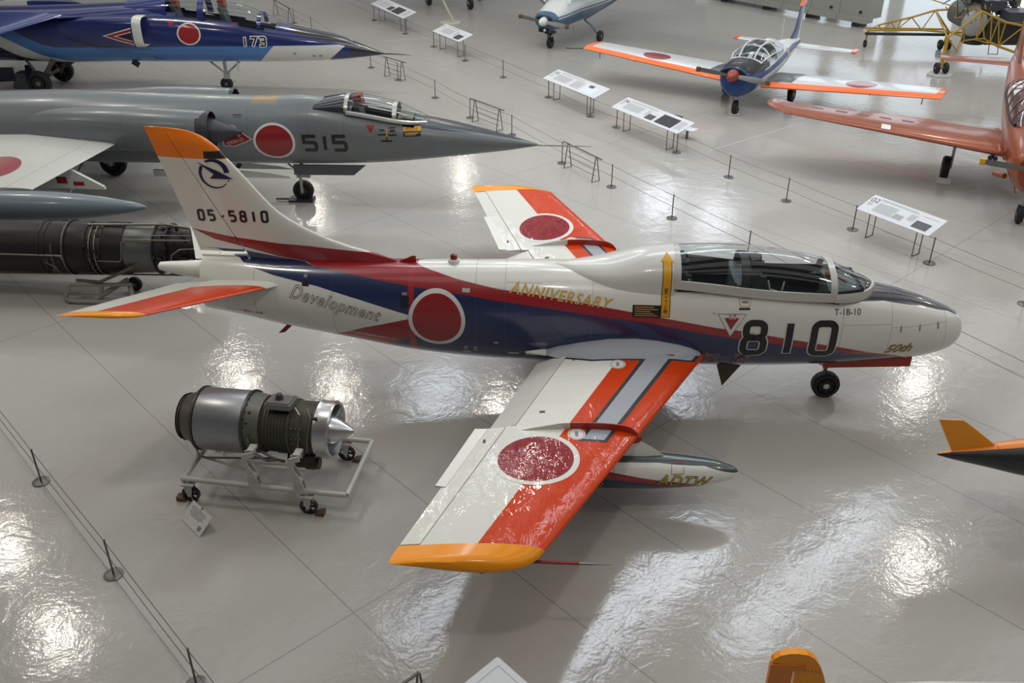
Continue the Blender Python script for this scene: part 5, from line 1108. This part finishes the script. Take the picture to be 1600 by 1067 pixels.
# white / blue / orange low-wing trainer
K = thing('propeller_trainer', 'white low-wing propeller trainer with blue nose and orange wing edges at the back', 'aircraft', (-.84,14.45,0), R(-119))
m_kw = mat('trainer_white', (.66,.68,.69), .3, coat=.4, var=.05); m_kb = mat('trainer_blue', (.022,.060,.20), .3, coat=.4); m_ko = mat('fluorescent_orange', (.90,.16,.02), .3, coat=.4); m_kbk = mat('anti_glare_black', (.016,.017,.018), .4)
def k_mat():
    nb = NB('propeller_trainer_livery'); x, y, z, v = nb.obj()
    st_ = nb.curve(x, [(-5.4,.95),(-4,1.12),(-2.5,1.15),(-1.2,1.12),(-.4,1.10),(.4,1.10)]); c = nb.mix(nb.near(z, st_, .075), (.66,.68,.69), (.022,.060,.20))
    c = nb.mix(nb.gt(x, nb.curve(z, [(.3,-1.0),(.5,-.55),(.62,-.22),(.75,-.12),(.9,-.02),(1.05,-.5),(1.2,-.9),(1.3,-.9)], 1) if False else nb.math('ADD', -.15, nb.mul(nb.math('ABSOLUTE', nb.math('SUBTRACT', z, .82)), -1.1))), c, (.022,.060,.20))
    c = nb.mix(nb.mul(nb.gt(z, nb.curve(x, [(-1.0,1.22),(0,1.20),(.4,1.28),(.5,1.3)])), nb.gt(x, -1.0)), c, (.016,.017,.018)); nb.set(col=c, rough=.4, coat=.15, spec=.3); return nb.m
KT = [(-5.6,.98,.05,.07,.07,2),(-5.0,.99,.14,.16,.16,2),(-3.8,1.03,.32,.30,.34,2),(-2.4,1.04,.50,.38,.46,2.2),(-1.4,1.04,.56,.40,.50,2.4),(-.5,1.06,.56,.44,.52,2.4),(.1,1.08,.50,.40,.54,2.3),(.38,1.08,.42,.34,.48,2.2),(.48,1.08,.34,.26,.38,2.2)]
kb = body_loft(KT, -5.6, .48, .1, 36).out('fuselage', k_mat(), K)
MB().rings([[Vector((x, .36*math.copysign(abs(math.cos(2*PI*k/20))**.7, math.cos(2*PI*k/20)), 1.24+.13*math.sin(2*PI*k/20))) for k in range(20)] for x in (.35,.492)]).out('cowl_intake', m_black, K)
MB().tube([(.485, .40*math.cos(PI*k/14), 1.18+.22*math.sin(PI*k/14)) for k in range(15)], .035).out('cowl_lip', m_kb, K)
KC = [(-2.9,.30,1.36,.12),(-2.4,.46,1.33,.30),(-1.8,.53,1.30,.46),(-1.1,.54,1.30,.46),(-.75,.52,1.32,.36),(-.40,.45,1.38,.10)]
canopy(KC, -2.35, -1.62, mat('rear_window_dark', (.03,.03,.03), .1, coat=1), K, 6, 'rear_canopy'); canopy(KC, -1.6, -.42, m_glass, K, 12); canopy(KC, -2.9, -2.37, m_kw, K, 6, 'canopy_fairing')
for x in (-2.36, -1.6, -.95): arch_bow(KC, x, m_kw, K, .035)
MB().tube([(-.42,.44*math.cos(PI*k/12),1.38+.10*math.sin(PI*k/12)) for k in range(13)], .03).out('windscreen_frame', m_kw, K)
for y in (-.22, .22): MB().tube([(-.42,y,1.47),(-.7,y,1.66),(-.95,y*1.05,1.74),(-1.6,y*1.05,1.75)], .022).out('canopy_bar', m_kw, K)
for s in (-1, 1): MB().tube([(-.42,s*.43,1.40),(-.8,s*.51,1.50),(-1.6,s*.53,1.50)], .02).out('canopy_bar', m_kw, K)
for y in (-.25, .25): b = MB(); b.box((-1.3,y,1.05), (.4,.4,.14)); b.box((-1.5,y,1.32), (.12,.38,.5), Matrix.Rotation(R(-12), 3, 'Y')); b.out('seat', m_seat, K, smooth=False)
MB().box((-.75,0,1.35), (.1,.8,.2)).out('instrument_panel', m_dark, K, smooth=False)
def kwing_mat():
    nb = NB('trainer_wing_paint'); x, y, z, v = nb.obj(); ay = nb.math('ABSOLUTE', y); le = nb.math('SUBTRACT', -.62, nb.mul(ay, .0)); d = nb.math('SUBTRACT', le, x)
    c = nb.mix(nb.lt(d, .22), (.66,.68,.69), (.90,.16,.02)); c = nb.mix(nb.gt(ay, 5.05), c, (.90,.16,.02)); c = nb.mix(nb.mul(nb.lt(ay, 1.25), nb.gt(d, .22)), c, (.10,.105,.11)); nb.set(col=c, rough=.3, coat=.4); return nb.m
m_kwing = kwing_mat()
for s in (-1, 1):
    w = flat_wing((-.62,s*.45,.70), (-2.5,s*.45,.70), (-.62,s*5.22,1.06), (-1.75,s*5.22,1.06), .13, m_kwing, K, n=8, nv=(0,-s*.07,1))
    V, F = disc(0,0,1,30); mark('wing_roundel', ([(-1.28+a*.42, s*3.05+b*.42) for a, b in V], F), m_sun, .004, bvh(w), top(), .1, K)
    MB().cyl((-.55,s*3.45,.93), (-.85,s*3.45,.945), .03, n=8).out('wing_lug', m_ko, K); MB().cyl((-.8,s*4.75,.98), (-.8,s*4.75,.80), .012, n=6).out('tie_down', m_black, K)
    flat_wing((-4.75,s*.10,.93), (-5.45,s*.10,.93), (-4.95,s*1.85,.93), (-5.4,s*1.85,.93), .10, m_kw, K, 'tailplane'); MB().box((-5.18,s*1.90,.93), (.46,.14,.06)).out('tailplane_tip', m_ko, K, smooth=False)
    main_gear(K, -1.95, s*1.0, .24, .75)
MB().tube([(-.62,-5.25,1.06),(-.45,-5.6,1.06),(-.4,-5.75,1.06)], .015).out('wing_probe', m_black, K)
f = foil([((-4.3,0,1.10),(-5.55,0,1.0),.09,0,.68,(0,1,0)),((-4.9,0,1.45),(-5.6,0,1.35),.09,0,.68,(0,1,0)),((-5.22,0,2.12),(-5.72,0,2.10),.09,0,.68,(0,1,0))]).out('fin', m_kb, K)
foil([((-4.3,0,1.10),(-5.55,0,1.0),.09,.69,1,(0,1,0)),((-4.9,0,1.45),(-5.6,0,1.35),.09,.69,1,(0,1,0)),((-5.22,0,2.12),(-5.72,0,2.10),.09,.69,1,(0,1,0))]).out('rudder', m_kw, K)
for i in range(8): MB().box((-5.60-.012*i, 0, 1.35+.085*i), (.12,.035,.018)).out('rudder_rib', m_navy, K, smooth=False)
MB().prism([(-5.2,2.10),(-5.73,2.09),(-5.74,2.20),(-5.62,2.26),(-5.40,2.25)], .08, 'y', -.04).out('fin_tip', m_ko, K, smooth=False)
prop(K, (.58,0,1.21), 1.05, -3, m_wood, .17, mat('spinner_red', (.30,.06,.03), .4), m_bladegrey)
wheel_parts(K, (0,0,.2), .2, .13, hub=m_steel); l = MB(); l.cyl((0,.09,.2), (.02,.09,.45), .025); l.cyl((0,-.09,.2), (.02,-.09,.45), .025); l.cyl((.02,0,.43), (.04,0,.75), .04); l.out('nose_leg', m_leg, K)
MB().tube([(.22*math.cos(R(a)),.13*math.sin(R(a))*1.1,.035) for a in range(-90,91,15)], .012).out('wheel_guard', m_label, K)
MB().cyl((-3.6,0,1.3), (-3.62,0,2.0), .008, n=6).out('whip_aerial', m_label, K)
V, F = disc(0,0,1,30); kbv = bvh(kb)
for s in (-1, 1): mark('fuselage_roundel', ([(-3.15+a*.24, 1.02+b*.24) for a, b in V], F), m_sun, .004, kbv, side(s), .1, K)
MB().sphere((.30,-.05,.64), .05, 8, 6, (.6,2,.8)).out('landing_light', m_label, K)

# copper-orange low-wing trainer at the right edge
C = thing('orange_trainer', 'copper orange propeller aircraft cut off by the right picture edge', 'aircraft', (3.97,6.88,0), R(-108))
nb = NB('copper_orange_paint'); nb.set(col=vary(nb, (.31,.070,.022), .2, 2.5), rough=.3, coat=.35, coatr=.08, metal=.1, spec=.3); nb.bump(nb.noise(3, 4), .12, .02); m_cop = nb.m
OT = [(-7.2,1.82,.05,.10,.10,2),(-6.6,1.80,.16,.20,.22,2),(-5.0,1.66,.32,.34,.42,2),(-3.2,1.52,.46,.42,.58,2.1),(-1.6,1.45,.52,.46,.62,2.2),(-.6,1.42,.54,.46,.62,2.2),(.1,1.38,.52,.46,.62,2.1),(.5,1.36,.46,.42,.54,2.1),(.62,1.36,.36,.34,.44,2)]
body_loft(OT, -7.2, .62, .12, 36).out('fuselage', m_cop, C)
OC = [(-4.3,.30,1.86,.12),(-3.6,.42,1.82,.36),(-2.6,.46,1.80,.52),(-1.6,.47,1.78,.50),(-1.2,.45,1.78,.36),(-.75,.35,1.80,.06)]
m_cgl = glass_mat('greenhouse_glass', (.60,.66,.70), 2.0); canopy(OC, -4.2, -.78, m_cgl, C, 24)
for x in (-4.15,-3.5,-2.9,-2.3,-1.7,-1.25): arch_bow(OC, x, m_cop, C, .025)
for s in (-1, 1): MB().tube([(x, s*(smooth_table(OC, x)[0]), smooth_table(OC, x)[1]+.0) for x in [-4.2+.2*i for i in range(17)]], .035).out('canopy_rail', m_dark, C)
MB().box((-2.6,0,1.6), (2.8,.7,.5)).out('cockpit_interior', m_dark, C, smooth=False)
for s in (-1, 1):
    st = [((-1.15-.10*k*(1 if k < .9 else 1), s*(.4+5.05*k), 1.06+.44*k), (-3.45+1.15*k, s*(.4+5.05*k), 1.0+.46*k), .14-.04*k, 0, 1, (0,-s*.09,1)) for k in (0,.15,.3,.5,.7,.85,.95)]
    st += [((-1.30,s*5.40,1.53), (-2.32,s*5.40,1.49), .10, 0, 1, (0,-s*.09,1)), ((-1.38,s*5.54,1.545), (-2.26,s*5.54,1.51), .10, 0, 1, (0,-s*.09,1)), ((-1.52,s*5.64,1.55), (-2.15,s*5.63,1.53), .09, 0, 1, (0,-s*.09,1)), ((-1.70,s*5.69,1.555), (-1.98,s*5.68,1.54), .06, 0, 1, (0,-s*.09,1))]
    w = foil(st, 14).out('wing', m_cop, C); wb = bvh(w)
    if s < 0:
        for i, yy in enumerate((4.5,3.95,3.45,2.95,2.45)): mark('wing_lettering', poly((-2.15-.03*i,-yy-.18),(-1.98-.03*i,-yy-.16),(-1.98-.03*i,-yy+.10),(-2.15-.03*i,-yy+.08)), mat('faded_dark', (.14,.075,.06), .4), .004, wb, top(), .1, C)
        mark('landing_light', rect(-1.52,-3.06,-1.27,-2.86), m_label, .006, wb, top(), .1, C); mark('wing_panel', rect(-2.3,-1.45,-2.2,-1.3), m_red, .005, wb, top(), .1, C)
    flat_wing((-6.2,s*.12,1.84), (-7.05,s*.12,1.84), (-6.45,s*1.82,1.80), (-6.95,s*1.82,1.80), .10, m_cop, C, 'tailplane')
    main_gear(C, -2.31, s*1.45, .27, 1.1, .17)
    ck = tag(MB().box((-1.96,s*1.45,.055), (.10,.30,.11)).out('wheel_chock', m_label, smooth=False), 'white chock in front of the %s main wheel of the copper orange aircraft' % ('visible left' if s < 0 else 'hidden right'), 'chock'); ck.location = (3.97,6.88,0); ck.rotation_euler = (0,0,R(-108))
foil([((-5.6,0,1.9),(-7.3,0,1.85),.08,0,1,(0,1,0)),((-6.3,0,2.5),(-7.3,0,2.5),.08,0,1,(0,1,0)),((-6.7,0,3.2),(-7.25,0,3.2),.08,0,1,(0,1,0))]).out('fin', m_cop, C)
prop(C, (.78,0,1.42), 1.12, 176, m_yellow, .14, m_bladegrey, m_bladegrey)
MB().add([Vector((.615,.36*math.cos(2*PI*k/24),1.40+.32*math.sin(2*PI*k/24))) for k in range(24)], [tuple(range(24))]).out('cowl_opening', m_black, C)
wheel_parts(C, (0,0,.2), .2, .13, hub=m_steel); l = MB(); l.cyl((0,.09,.2), (.02,.09,.42), .022); l.cyl((0,-.09,.2), (.02,-.09,.42), .022); l.cyl((.02,0,.4), (.05,0,.95), .035); l.tube([(.03,0,.42),(.2,0,.5),(.05,0,.62)], .012); l.out('nose_leg', m_leg, C)
for y in (-.26,): MB().box((.05,y,.80), (.35,.02,.22), Matrix.Rotation(R(20), 3, 'X')).out('gear_door', m_cop, C, smooth=False)
b = MB(); [b.cyl((-1.05+dx,-.72+dy,1.02), (-.98+dx,-.72+dy,1.02), .05) for dx, dy in ((0,0),(.0,.1),(-.1,.05))]; b.out('wing_root_camera', m_black, C)
MB().box((-.35,-.62,1.38), (.5,.03,.22), Matrix.Rotation(R(35), 3, 'X')).out('exhaust_shroud', m_cop, C, smooth=False); MB().cyl((.1,-.5,1.02), (-.2,-.66,.95), .06).out('exhaust_stub', m_cop, C)

# blue and white high-wing aircraft at the top
B = thing('high_wing_aircraft', 'blue and white high-wing light aircraft with white spinner at the top edge', 'aircraft', (-6.17,22.09,0), R(-119))
m_bb = mat('slate_blue_paint', (.045,.115,.20), .35, coat=.3)
def b_mat():
    nb = NB('high_wing_livery'); x, y, z, v = nb.obj(); st_ = nb.curve(x, [(-6,1.0),(-1.2,1.22),(.1,1.16),(.5,1.14)]); c = nb.mix(nb.gt(z, st_), (.045,.115,.20), (.64,.66,.66))
    c = nb.mix(nb.near(z, nb.math('ADD', st_, -.07), .018), c, (.60,.60,.52)); c = nb.mix(nb.gt(x, .26), c, (.045,.115,.20)); nb.set(col=c, rough=.35, coat=.3); return nb.m
HT = [(-6,1.05,.12,.15,.15,2),(-4,1.05,.35,.30,.35,2.2),(-2.2,1.12,.52,.50,.50,2.6),(-1.2,1.12,.56,.48,.50,2.8),(-.5,1.08,.54,.50,.48,2.8),(.0,1.04,.50,.36,.42,2.6),(.35,1.02,.44,.26,.36,2.4),(.45,1.02,.38,.20,.30,2.4)]
body_loft(HT, -6, .45, .12, 32).out('fuselage', b_mat(), B)
MB().rings([[Vector((x, .30*math.copysign(abs(math.cos(2*PI*k/20))**.7, math.cos(2*PI*k/20)), 1.08+.07*math.sin(2*PI*k/20))) for k in range(20)] for x in (.3,.462)]).out('cowl_intake', m_black, B)
b = MB(); b.box((.30,-.02,.70), (.3,.42,.16)); b.out('chin_scoop', m_black, B, smooth=False); MB().sphere((.46,.02,.70), .05, 8, 6).out('landing_light', m_label, B)
cab = MB(); cab.rings([[Vector((x0, .50, 1.5)), Vector((x1, .46, 2.15)), Vector((x1, -.46, 2.15)), Vector((x0, -.50, 1.5))] for x0, x1 in ((-.4,-1.0),(-2.6,-2.4))], loop=False, caps=False); cab.out('cabin_glass', m_glass, B, smooth=False)
for x0, x1 in ((-.4,-1.0),(-1.5,-1.55),(-2.6,-2.4)):
    for s in (-1, 1): MB().cyl((x0,s*.50,1.48), (x1,s*.46,2.15), .03, n=8).out('cabin_post', m_label, B)
for s in (-1, 1):
    flat_wing((-.9,s*.3,2.2), (-2.5,s*.3,2.2), (-1.0,s*5.3,2.3), (-2.2,s*5.3,2.3), .12, m_kw, B); MB().tube([(-1.5,s*.55,.78),(-1.55,s*2.6,2.15)], .035).out('wing_strut', mat('strut_slate', (.10,.13,.15), .4), B)
    wheel_parts(B, (-1.79,s*1.06,.20), .2, .13, hub=m_steel); MB().tube([(-1.7,s*.45,.72),(-1.75,s*.75,.52),(-1.79,s*.98,.22)], [.035,.03,.024]).out('spring_leg', m_bb, B)
    flat_wing((-5.5,s*.1,1.15), (-6.2,s*.1,1.15), (-5.7,s*1.7,1.15), (-6.2,s*1.7,1.15), .08, m_kw, B, 'tailplane')
flat_wing((-5.2,0,1.15), (-6.3,0,1.15), (-6.0,0,2.5), (-6.5,0,2.5), .08, m_bb, B, 'fin', nv=(0,1,0))
prop(B, (.52,0,1.0), .98, -5, m_wood, .15, m_label, mat('blade_taupe', (.20,.19,.175), .45))
wheel_parts(B, (0,0,.19), .19, .13, hub=m_steel); l = MB(); l.cyl((0,.09,.19), (0,.09,.42), .022); l.cyl((0,-.09,.19), (0,-.09,.42), .022); l.cyl((0,0,.40), (0,0,.78), .035); l.box((.02,0,.55), (.3,.3,.07)); l.out('nose_leg', m_black, B)
MB().tube([(-1.0,.35,.65),(-1.05,.38,.42),(-1.1,.45,.36)], .010).out('step', m_steel, B)

# pale aircraft beyond, of which only a wheel shows
E_ = thing('pale_aircraft', 'pale aircraft beyond the top edge of which one black wheel shows', 'aircraft', (-11.42,29.5,0), R(-60))
wheel_parts(E_, (0,0,.24), .24, .15); l = MB(); l.cyl((0,.1,.24), (0,.12,1.4), .03); l.cyl((0,-.02,.24), (0,.14,.24), .025); l.out('main_leg', m_leg, E_)
MB().rings([sring(x, 1.75, a, a*.9, a*.8, 2.2, 2, 24) for x, a in ((-4,.2),(-2,.5),(0,.62),(1.5,.55),(2.2,.3))]).out('fuselage', m_kw, E_); wheel_parts(E_, (1.6,1.2,.24), .24, .15); wheel_parts(E_, (0,2.4,.24), .24, .15); l = MB(); l.cyl((0,2.3,.24), (0,2.1,1.9), .03); l.cyl((1.6,1.1,.24), (1.6,.6,1.6), .03); l.out('other_legs', m_leg, E_)
for s in (-1, 1): flat_wing((.8,s*.4,2.0), (-.8,s*.4,2.0), (.6,s*5,2.15), (-.4,s*5,2.15), .12, m_kw, E_)
SPo = thing('support_pole', 'leaning off-white pole on a round foot beside the small information panel', 'pole', (-10.14,26.05,0))
MB().lathe([(0,.42),(.03,.42),(.05,.38),(.05,.0)], (0,0,0), 'z', 28).out('foot', mat('pole_ivory', (.50,.47,.38), .45), SPo); MB().tube([(.12,0,.04),(-.45,.3,1.1),(-.8,.5,1.8)], .05).out('shaft', _mc['pole_ivory'], SPo)

# ------------------------------------------------------------------ yellow tube-frame test rig at the upper right
Y = thing('flying_test_rig', 'yellow welded tube-frame jet test rig on wheeled legs at the upper right', 'aircraft', (7.9,20.8,0)); YO = Vector((7.9,20.8,0))
m_yel = mat('rig_yellow', (.44,.27,.02), .45, var=.15); m_dk = mat('rig_dark', (.03,.03,.028), .55, var=.3, scale=6)
def bars(P, E, r_, name='truss_tube', mt=None):
    for a, b in E: MB().cyl(Vector(P[a])-YO, Vector(P[b])-YO, r_, n=8).out(name, mt or m_yel, Y)
N = dict(k=(6.45,19.05,1.16), a=(7.57,19.6,1.86), r1=(8.39,19.6,1.53), r2=(9.0,19.6,1.42), r3=(9.9,19.7,1.40), b0=(7.20,19.6,.95), b1=(7.57,19.6,1.0), b2=(7.83,19.6,1.02), b3=(8.05,19.6,.90), b4=(8.34,19.6,.78), b5=(9.25,19.6,.43), m=(7.0,19.3,1.42), g=(6.86,19.1,.72), t0=(6.42,18.95,.30), n1=(7.9,19.6,1.73), n2=(8.15,19.6,1.63), q1=(8.9,19.6,.60))
bars(N, [('k','a'),('a','r1'),('r1','r2'),('r2','r3')], .035); bars(N, [('k','t0')], .06); bars(N, [('m','g'),('k','g'),('m','b0'),('a','b1'),('n1','b1'),('n1','b3'),('n2','b3'),('n2','b4'),('r1','b4'),('b0','b1'),('b1','b2'),('b2','b3'),('a','b2'),('r2','q1'),('r2','b4'),('g','b0'),('g','t0')], .02); bars(N, [('b3','b4'),('b4','q1'),('q1','b5')], .04)
A = dict(e0=(5.0,22.5,.62), e1=(5.33,22.5,.80), e2=(5.98,22.5,.64), e3=(6.43,22.5,1.08), e4=(6.86,22.5,.65), e5=(7.15,22.4,1.34), e6=(7.76,22.3,.62), e7=(5.75,22.5,.92), e8=(6.10,22.5,1.0), e9=(8.1,22.0,1.50), c0=(5.0,22.9,.62), c6=(7.76,22.8,.62), e05=(5.5,22.5,.63))
bars(A, [('e0','e2'),('e2','e4'),('e4','e6'),('e1','e7'),('e7','e8'),('e8','e3'),('e3','e5'),('e5','e9'),('c0','c6'),('e5','e6')], .035); bars(A, [('e0','e1'),('e7','e05'),('e7','e2'),('e8','e2'),('e3','e2'),('e3','e4'),('e5','e4'),('e1','e05'),('e0','c0'),('e6','c6')], .02)
MB().cyl(Vector((4.95,22.55,.50))-YO, Vector((7.7,22.5,.50))-YO, .05).out('arm_spar', m_dk, Y)
bars(dict(a=(7.57,19.6,1.86), b=(8.1,22.0,1.5), c=(6.45,19.05,1.16), d=(7.15,22.4,1.34), e=(8.4,19.6,.78), f=(7.76,22.3,.62), g=(9.2,22.2,1.4), h=(9.2,22.4,.6)), [('a','b'),('c','d'),('e','f'),('b','g'),('f','h'),('g','h')], .03)
MB().lathe([(-.50,.30),(-.35,.42),(.15,.46),(.55,.40),(.75,.36)], (0,0,0), 'y', 28).xf(Matrix.Translation(Vector((7.95,21.2,1.42))-YO) @ Matrix.Rotation(R(25), 4, 'Z')).out('fuel_tank', mat('rig_grey_green', (.16,.165,.15), .5, .3), Y)
MB().sphere(Vector((7.80,20.55,1.30))-YO, .42, 20, 12, (1,.35,1)).out('tank_end_dome', mat('rig_pale_grey', (.36,.36,.38), .4), Y)
for c_, d_ in (((8.35,21.0,1.85),(.7,.9,.3)), ((9.05,20.3,1.62),(.9,.7,.28))):
    bx = MB(); bx.box(Vector(c_)-YO, d_); b_ = bx.out('equipment_box', mat('rig_slate', (.055,.062,.072), .45), Y, smooth=False); MB().box(Vector(c_)-YO+Vector((0,0,d_[2]/2)), (d_[0]*1.03,d_[1]*1.03,.03)).out('box_lid', mat('rig_slate_light', (.10,.11,.125), .4), b_, smooth=False)
MB().box(Vector((8.9,20.9,1.0))-YO, (1.4,1.1,.7)).out('engine_block', m_dk, Y, smooth=False); MB().cyl(Vector((8.2,21.3,.5))-YO, Vector((8.2,21.3,1.9))-YO, .36, .33, 20).out('lift_engine', m_dk, Y)
random.seed(5)
for k in range(26): MB().box(Vector((random.uniform(7.5,9.4),random.uniform(20.6,22.4),random.uniform(1.25,2.15)))-YO, [random.uniform(.08,.26) for _ in range(3)], Matrix.Rotation(random.uniform(0,3), 3, 'Z')).out('rig_component', m_dk if k % 4 else m_steel, Y, smooth=False)
for k in range(14):
    x0 = random.uniform(7.3,9.2); MB().tube([Vector((x0+random.uniform(-.2,.2)*j, 20.4+.5*j, random.uniform(1.3,2.1)))-YO for j in range(4)], .018).out('rig_hose', m_dk if k % 2 else m_yel, Y)
def twin(x, y, z0=0.0):
    for dx in (-.14, .14): wheel_parts(Y, Vector((x+dx,y,.17+z0))-YO, .17, .12, 'x', hub=m_steel)
    MB().cyl(Vector((x-.2,y,.17+z0))-YO, Vector((x+.2,y,.17+z0))-YO, .03).out('axle', m_steel, Y)
twin(6.43, 18.95, .06); twin(7.74, 22.45); wheel_parts(Y, Vector((5.05,22.7,.13))-YO, .13, .08, 'x', hub=m_steel); MB().cyl(Vector((5.05,22.7,.13))-YO, Vector((5.05,22.6,.6))-YO, .03).out('castor_leg', m_yel, Y); MB().cyl(Vector((7.74,22.45,.2))-YO, Vector((7.76,22.4,.65))-YO, .05).out('rear_leg', m_yel, Y)
twin(9.6, 19.8); MB().cyl(Vector((9.6,19.8,.2))-YO, Vector((9.5,19.7,1.3))-YO, .05).out('front_leg', m_yel, Y)
MB().tube([Vector(p)-YO for p in ((7.9,19.3,.95),(7.9,19.2,.62),(8.2,19.2,.62),(8.2,19.3,.85))], .015).out('step', m_dk, Y)
pl_ = thing('wheel_plate', 'pale hexagonal plate under the twin wheels of the yellow test rig', 'plate', (6.43,18.95,0)); MB().lathe([(0,.42),(.05,.42),(.06,.40),(.06,.0)], (0,0,0), 'z', 6).out('plate', mat('plate_pale', (.48,.48,.46), .5), pl_, smooth=False)

# ------------------------------------------------------------------ long crate and plinth at the top
CR = thing('long_crate', 'long pale grey-green boxed beam resting on blocks at the top right', 'crate', (5.95,25.75,0), math.atan2(.73,-.68)); m_cr = mat('crate_grey_green', (.33,.34,.30), .55, var=.15, scale=3)
for i in range(6):
    MB().box((.62+1.3*i, -.45, .78), (1.285,.9,.95)).out('crate_section', m_cr, CR, smooth=False); MB().box((.62+1.3*i, -.45, 1.27), (1.27,.86,.04)).out('crate_lid', mat('crate_lid', (.42,.43,.40), .5), CR, smooth=False)
    MB().box((.62+1.3*i, -.1, .27), (1.28,.5,.20)).out('crate_skid', m_cr, CR, smooth=False); MB().box((.35+1.3*i, -.0, .55), (.12,.06,.10)).out('bracket', m_dk, CR, smooth=False)
for x in (.5, 2.6, 4.7, 6.9): MB().box((x,-.3,.085), (.25,.7,.17)).out('support_block', m_dk, CR, smooth=False)
PLn = thing('display_plinth', 'white plinth with small equipment beside the far end of the long crate', 'plinth', (1.0,32.6,0), R(-45)); MB().box((0,0,.2), (1.2,.8,.4)).out('base', m_label, PLn, smooth=False); MB().box((0,.1,.42), (1.1,.6,.05)).out('top', m_board, PLn, smooth=False)
for x in (-.35,.1,.4): MB().cyl((x,0,.44), (x,0,.75), .08, .05).out('equipment', m_dk, PLn)

# ------------------------------------------------------------------ parts of aircraft at the right and bottom edges
D = thing('target_drone', 'dark green drone tail with orange fin at the right picture edge', 'drone', (0,-3.0,0))
def d_mat():
    nb = NB('drone_paint'); x, y, z, v = nb.obj(); c = nb.mix(nb.gt(z, nb.curve(x, [(-1.3,1.165),(-1.15,1.205),(-.7,1.285),(-.34,1.345),(.3,1.42),(2.6,1.42)], 2.0)), vary(nb, (.022,.026,.024), .2, 3), (.85,.24,.02)); c = nb.mix(nb.mul(nb.near(x, -.64, .004), .7), c, (.005,.005,.005)); nb.set(col=c, rough=.35, coat=.2); return nb.m
body_loft([(-1.3,1.155,.012,.012,.012),(-1.15,1.16,.05,.05,.06),(-.7,1.155,.135,.145,.15),(-.25,1.14,.21,.235,.235),(.3,1.13,.27,.29,.29),(1.4,1.13,.30,.31,.31),(2.6,1.13,.24,.25,.25),(3.2,1.13,.05,.05,.05)], -1.3, 3.2, .1, 32).out('body', d_mat(), D)
foil([((-.62,0,1.28),(-1.15,0,1.21),.06,0,1,(0,1,0)),((-1.06,0,1.62),(-1.375,0,1.62),.06,0,1,(0,1,0)),((-1.12,0,1.655),(-1.39,0,1.655),.04,0,1,(0,1,0))]).out('fin', m_orange, D)
for s in (-1, 1): flat_wing((.6,s*.25,1.12), (-.1,s*.25,1.12), (.3,s*.6,1.12), (.0,s*.6,1.12), .06, m_orange, D, 'stub_wing')
for x in (.9, 2.2): b = MB(); b.cyl((x,-.25,0), (x,0,.95), .03); b.cyl((x,.25,0), (x,0,.95), .03); b.cyl((x,-.3,.02), (x,.3,.02), .03); b.out('stand_leg', m_post, D)
MB().cyl((.9,0,.90), (2.2,0,.90), .03).out('stand_beam', m_post, D)
G = thing('orange_tail', 'rounded orange tail fin with rudder notch at the bottom picture edge', 'aircraft', (-3.55,-6.0,0))
finp = [(-.26,.92),(-.24,.965),(-.19,1.01),(-.11,1.04),(-.03,1.045),(.06,1.03),(.13,.985),(.19,.90),(.25,.76),(.30,.60),(.36,.40),(-.02,.40),(-.03,.80),(.03,.86),(-.06,.875)]
MB().prism(finp, .07, 'y', -.035).out('fin', m_orange, G, smooth=False)
MB().prism([(-.27,.895),(-.09,.905),(-.08,.885),(.05,.92),(.07,.845),(-.05,.815),(-.05,.40),(-.27,.40)], .055, 'y', -.045).out('rudder', mat('rudder_orange', (.80,.24,.02), .4, var=.2), G, smooth=False)
for i in range(5): MB().sphere((.06+.035*i,-.038,.825-.004*i), .006, 6, 4).out('rivet', m_wood, G)
MB().rings([sring(x, .30, a, a, a*.9, 2, 2, 20) for x, a in ((-.35,.05),(-.1,.12),(.4,.18),(1.4,.26),(2.4,.28))]).out('tail_boom', m_white, G); MB().cyl((.2,0,0), (.2,0,.2), .03).out('tail_skid', m_steel, G); MB().box((1.6,0,.03), (.4,.5,.06)).out('cradle', m_dk, G, smooth=False)

# ------------------------------------------------------------------ window wall and floor lines
m_pane = NB('daylit_pane'); m_pane.set(col=(.7,.8,.9), rough=.1, emit=(.80,.90,1.0), estr=1.5); m_wall = mat('wall_grey', (.42,.42,.40), .7)
wx, wy = uv2xy(31.0, 11.0)
wl_ = MB().box((wx,wy,9.2), (60,.3,6.0), Matrix.Rotation(R(135), 3, 'Z')).out('wall_far', m_wall, smooth=False); wl_['kind'] = 'structure'
for i in range(9):
    v = -3+3.1*i; x, y = uv2xy(31.0, v)
    w = MB().box((x,y,3.1), (2.45,.04,6.2), Matrix.Rotation(R(135), 3, 'Z')).out('window_%d' % (i+1), m_pane.m, smooth=False); w['kind'] = 'structure'
    x, y = uv2xy(31.0, v+1.55); p = MB().box((x,y,3.1), (.62,.5,6.2), Matrix.Rotation(R(135), 3, 'Z')).out('trim_%d' % (i+1), m_wall, smooth=False); p['kind'] = 'structure'
    for z in (2.1, 4.2):
        x, y = uv2xy(31.0, v); MB().box((x,y,z), (2.45,.1,.07), Matrix.Rotation(R(135), 3, 'Z')).out('window_bar', m_wall, w, smooth=False)
m_floor_line = mat('floor_line_white', (.60,.60,.57), .5)  # thin pale lines lying on the floor
for a, b in (((-1.98,11.25),(3.1,15.6)), ((3.1,15.6),(4.3,12.7)), ((-12.3,22.9),(-10.3,23.6))):
    MB().add([(a[0],a[1]-.015,.002),(b[0],b[1]-.015,.002),(b[0],b[1]+.015,.002),(a[0],a[1]+.015,.002)], [(0,1,2,3)]).out('floor_line', m_floor_line, floor, smooth=False)
